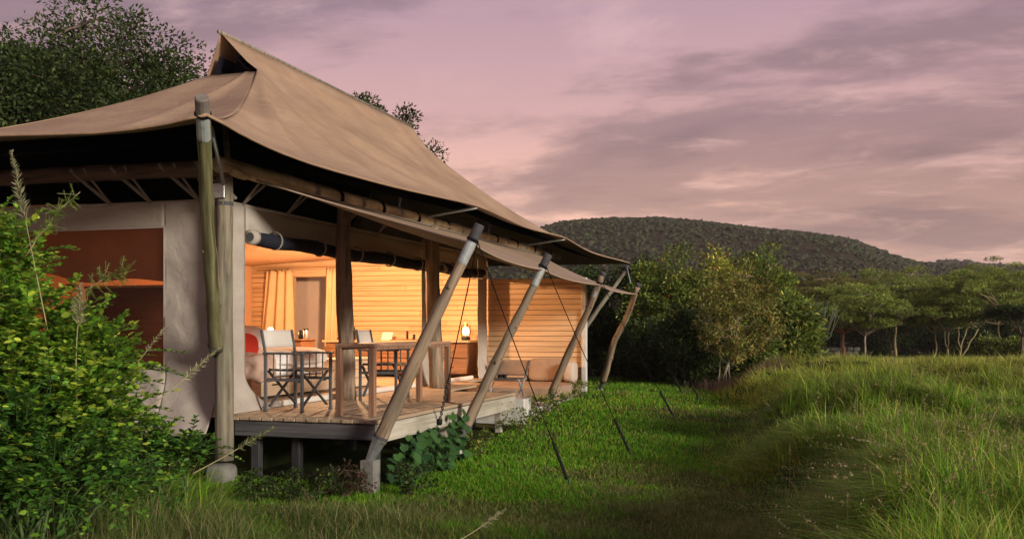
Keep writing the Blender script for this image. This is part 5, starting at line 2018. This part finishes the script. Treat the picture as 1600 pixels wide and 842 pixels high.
# ---------------------------------------------------------------- grass
rng = np.random.default_rng(500)
LAWN = [(5, (0.094, 0.276, 0.013)), (4, (0.136, 0.360, 0.018)), (2, (0.200, 0.395, 0.024)), (1.2, (0.314, 0.336, 0.055)), (.5, (0.460, 0.431, 0.098))]
DRYL = [(4, (0.088, 0.145, 0.025)), (3, (0.125, 0.153, 0.038)), (2, (0.206, 0.205, 0.069)), (1, (0.294, 0.273, 0.106))]
LONG = [(4, (0.122, 0.250, 0.025)), (4, (0.190, 0.337, 0.036)), (3, (0.290, 0.388, 0.053)), (2.2, (0.467, 0.448, 0.103)), (1.4, (0.667, 0.598, 0.166)), (.5, (0.333, 0.200, 0.055))]
LONG_F = [(3, (0.244, 0.325, 0.047)), (4, (0.365, 0.406, 0.070)), (3, (0.560, 0.465, 0.119)), (2, (0.731, 0.557, 0.173))]  # far-field blades, brightened: sunlit highlight put into the palette


def scatter(n, Y0, Y1, px0, px1, p=1.0):
    """ground points, roughly even over the picture"""
    Y = 1 / (1 / Y1 + (1 / Y0 - 1 / Y1) * rng.uniform(0, 1, n) ** p)
    px = rng.uniform(px0, px1, n)
    X = (px - 800) / F * Y
    x, y = cw(X, Y)
    return x, y, X, Y


def under_deck(x, y, m=0.0):
    return ((x < -4.22 + m) & (x > -11.5) & (y > 9.25 - m) & (y < 18.0))


# mown lawn
x, y, X, Y = scatter(330000, 6.6, 24, 180, 1230)
k = (~under_deck(x, y, .02)) & (X - mound_edge(Y) < rng.normal(.15, .18, len(X)))
x, y, X, Y = x[k], y[k], X[k], Y[k]
n = len(x)
patch = sn(x * 1.1, y * 1.1, 0, 8.0) + .6 * sn(x * 3.1, y * 3.1, 0, 2.0) + .4 * sn(x * 7, y * 7, 0, 5.0)
dry = patch + rng.normal(0, .3, n) + 1.1 * sst(11.0, 8.0, Y) - .7 * sst(1.2, 0, x + 4.2)
cols = np.where((dry > .38)[:, None], pick(DRYL, n), pick(LAWN, n))
cols *= (1 + .22 * np.clip(patch, -1.2, 1.2))[:, None]
h = rng.uniform(.02, .07, n) * (1 + .5 * sn(x * 2.3, y * 2.3, 0, 4.0)) * (1 + .8 * sst(9.5, 7.2, Y)) * (1 + Y * .015)
base = np.stack([x, y, gz(x, y) - .004], 1)
A = blade_arrays(base, h, rng.uniform(0, 6.28, n), rng.uniform(.2, 1.2, n), .0045 + .00045 * Y, 2, cols)
o = fast_mesh('lawn_grass', *A, 'grass', kind='stuff')
tag(o, 'short green mown grass of the lawn beside the tent', 'grass')

# long rough grass on the bank: tussocks whose blades arch outwards, thinner hollows between them
parts = []
for (nt_f, per, Y0, Y1, px0, px1, hmin, hmax, wd, segs, spread) in ((9500, 16, 4.2, 12, 1060, 1720, .15, .36, .0075, 4, .12), (9500, 12, 10, 24, 1080, 1720, .17, .38, .0105, 4, .15),
                                                                  (9000, 8, 22, 62, 1080, 1780, .16, .34, .020, 3, .25)):
    x, y, X, Y = scatter(nt_f, Y0, Y1, px0, px1)
    e = X - mound_edge(Y)
    k = (e > rng.normal(.12, .18, nt_f)) | ((Y > 26) & (X > .21 * Y))
    clump = sn(x * 1.9, y * 1.9, 0, 7.0) + .6 * sn(x * 4.3, y * 4.3, 0, 3.0)
    k &= (clump + rng.normal(0, .3, nt_f) > -.55)
    x, y, X, Y, e, clump = x[k], y[k], X[k], Y[k], e[k], clump[k]
    m = len(x)
    th = rng.uniform(hmin, hmax, m) * (1 + .5 * clump) * (.5 + .5 * sst(0, .9, e))
    far = sst(11, 24, Y)
    tone = sn(x * .55, y * .55, 0, 12.0) + .6 * sn(x * 1.7, y * 1.7, 0, 1.0) + rng.normal(0, .35, m)
    tc = pick(LONG, m) * (1 - far[:, None]) + pick(LONG_F, m) * far[:, None]
    tc = np.where((tone > 1.05)[:, None], pick([(2, (.26, .20, .10)), (1, (.17, .11, .055)), (1, (.34, .28, .15))], m), tc)
    tc *= np.clip(1 + rng.normal(0, .28, (m, 1)), .4, 1.8) * (1 + .38 * np.clip(sn(x * .9, y * .9, 0, 15.0), -1, 1))[:, None] * (np.array([.72, .90, .62]) * (1 - far[:, None]) + np.array([.95, 1.02, .85]) * far[:, None])
    wind = 3.4 + 1.3 * sn(x * .8, y * .8, 0, 6.0)
    i = np.repeat(np.arange(m), per)
    n = len(i)
    a = rng.uniform(0, 6.28, n)
    rad = spread * np.sqrt(rng.uniform(0, 1, n))
    bx = x[i] + np.cos(a) * rad; by = y[i] + np.sin(a) * rad
    vx = np.cos(a) * rad / spread * .9 + np.cos(wind[i]) * .35 + rng.normal(0, .5, n)
    vy = np.sin(a) * rad / spread * .9 + np.sin(wind[i]) * .35 + rng.normal(0, .5, n)
    ln_ = np.clip(np.hypot(vx, vy) * 1.15 * rng.uniform(.5, 1.6, n), .05, 2.1)
    h = np.maximum(th[i] * rng.uniform(.55, 1.15, n), .05)
    cols = np.clip(tc[i] * (1 + rng.normal(0, .22, (n, 1))) * .8 + pick(LONG, n) * .2, .004, .6)
    dryb = rng.uniform(0, 1, n) < .05
    cols[dryb] = pick([(2, (.34, .28, .15)), (1, (.24, .17, .09))], int(dryb.sum()))
    base = np.stack([bx, by, gz(bx, by) - .01], 1)
    parts.append(blade_arrays(base, h, np.arctan2(vy, vx), ln_, rng.uniform(.45, 1.6, n) * wd, segs, cols))
# taller dead stems and broad weeds among the tussocks
x, y, X, Y = scatter(650, 5.0, 22, 1140, 1700)
k = X - mound_edge(Y) > .2
x, y, Y = x[k], y[k], Y[k]
n = len(x)
hs_, an_, le_ = rng.uniform(.25, .58, n), rng.uniform(0, 6.28, n), np.clip(rng.normal(.8, .5, n), 0, 1.8)
bs_ = np.stack([x, y, gz(x, y)], 1)
DEAD = [(3, (.36, .30, .17)), (2, (.26, .20, .10)), (1, (.18, .20, .07))]
parts.append(blade_arrays(bs_, hs_, an_, le_, .003 + .0003 * Y, 5, pick(DEAD, n)))
# their seed heads
i = np.repeat(np.arange(n), 16)
tk = rng.uniform(.72, 1.0, len(i))
hd = bs_[i] + np.stack([np.cos(an_[i]) * le_[i] * hs_[i] * tk ** 2, np.sin(an_[i]) * le_[i] * hs_[i] * tk ** 2, hs_[i] * (tk - .45 * np.minimum(le_[i], 1.4) * tk ** 2)], 1)
parts.append(leaf_arrays(hd, rng.normal(0, 1, (len(i), 3)) + np.array([0, 0, .8]), rng.uniform(.012, .03, len(i)), .005 + .0003 * Y[i], pick(DEAD, len(i))))
x, y, X, Y = scatter(26000, 5.0, 20, 1120, 1700)
k = (X - mound_edge(Y) > .1) & (sn(x * 1.5, y * 1.5, 0, 31.0) + .5 * sn(x * 4, y * 4, 0, 33.0) > .75)
x, y = x[k], y[k]
n = len(x)
parts.append(leaf_arrays(np.stack([x, y, gz(x, y) + rng.uniform(.03, .26, n)], 1), rng.normal(0, 1, (n, 3)), rng.uniform(.03, .07, n), rng.uniform(.015, .035, n), pick(SHR_D, n)))
o = fast_mesh('long_grass', *join_arrays(parts), 'grass', kind='stuff')
tag(o, 'long tangled green and straw grass covering the bank and field', 'grass')

# rough tussocks in the near foreground and beside the tent
x, y, X, Y = scatter(70000, 5.6, 8.9, -80, 1100)
cl = sn(x * 2.0, y * 2.0, 0, 21.0) + .5 * sn(x * 5, y * 5, 0, 4.0)
k = (cl + rng.normal(0, .4, len(x)) > -.15 + 1.3 * sst(-1.6, 1.0, X) - .5 * sst(-1.2, -2.6, X)) & (Y < 8.7 - .5 * sst(-2.5, 1.0, X) + rng.normal(0, .2, len(x)))
x, y, X, Y, cl = x[k], y[k], X[k], Y[k], cl[k]
n = len(x)
h = rng.uniform(.10, .36, n) * (1 + .3 * cl) * (.5 + .7 * sst(-.3, -2.2, X)) * (1 - .45 * sst(7.8, 8.7, Y))
base = np.stack([x, y, gz(x, y) - .01], 1)
A1 = blade_arrays(base, h, rng.uniform(0, 6.28, n), np.clip(rng.normal(.7, .35, n), .1, 1.5), rng.uniform(.0025, .007, n), 4, pick(DRYL + [(6, (.05, .10, .02)), (2, (.30, .25, .13))], n) * (1 + .3 * np.clip(cl, -1, 1))[:, None])
# strap-leaved clump beside the corner post
n = 1500
px = rng.uniform(150, 345, n); Yc = rng.normal(8.25, .25, n)
x, y = cw((px - 800) / F * Yc, Yc)
base = np.stack([x, y, gz(x, y)], 1)
A2 = blade_arrays(base, rng.uniform(.25, .8, n) * np.clip(1.25 - (px - 180) / 260, .5, 1), rng.normal(.3, 1.2, n), np.clip(rng.normal(.8, .35, n), .1, 1.6), rng.uniform(.004, .010, n), 6, pick(SHR + [(4, (.20, .19, .08))], n))
o = fast_mesh('rough_grass', *join_arrays([A1, A2]), 'grass', kind='stuff')
tag(o, 'rough weedy grass in the near foreground below the shrub', 'grass')

# dry pinkish grass round the pale-stemmed shrub
n = 5000
px = rng.normal(1165, 30, n); Yc = rng.normal(19.6, .5, n)
x, y = cw((px - 800) / F * Yc, Yc)
base = np.stack([x, y, gz(x, y)], 1)
A = blade_arrays(base, rng.uniform(.12, .36, n), rng.uniform(0, 6.28, n), rng.uniform(.2, 1.1, n), np.full(n, .008), 2, pick([(3, (.20, .13, .10)), (2, (.26, .19, .13)), (1, (.13, .11, .06))], n))
o = fast_mesh('dry_grass', *A, 'grass', kind='stuff')
tag(o, 'dry pinkish grass around the foot of the pale-stemmed shrub', 'grass')

# ---------------------------------------------------------------- evening air
hz = MB().box(-1600, 1600, -1600, 1600, -5.5, 85).build('haze', 'concrete')
hz.data.materials.clear()
hm = bpy.data.materials.new('haze_air')
hm.use_nodes = True
hn = hm.node_tree
hn.nodes.clear()
ho = N(hn, 'ShaderNodeOutputMaterial')
hv = N(hn, 'ShaderNodeVolumePrincipled')
hv.inputs['Color'].default_value = (0.95, 0.85, 0.82, 1)
hv.inputs['Density'].default_value = 0.0002
hv.inputs['Anisotropy'].default_value = 0.0
hn.links.new(hv.outputs[0], ho.inputs['Volume'])
hz.data.materials.append(hm)
hz['kind'] = 'stuff'
hz['label'] = 'thin evening haze in the air over field and hill'
hz['category'] = 'haze'
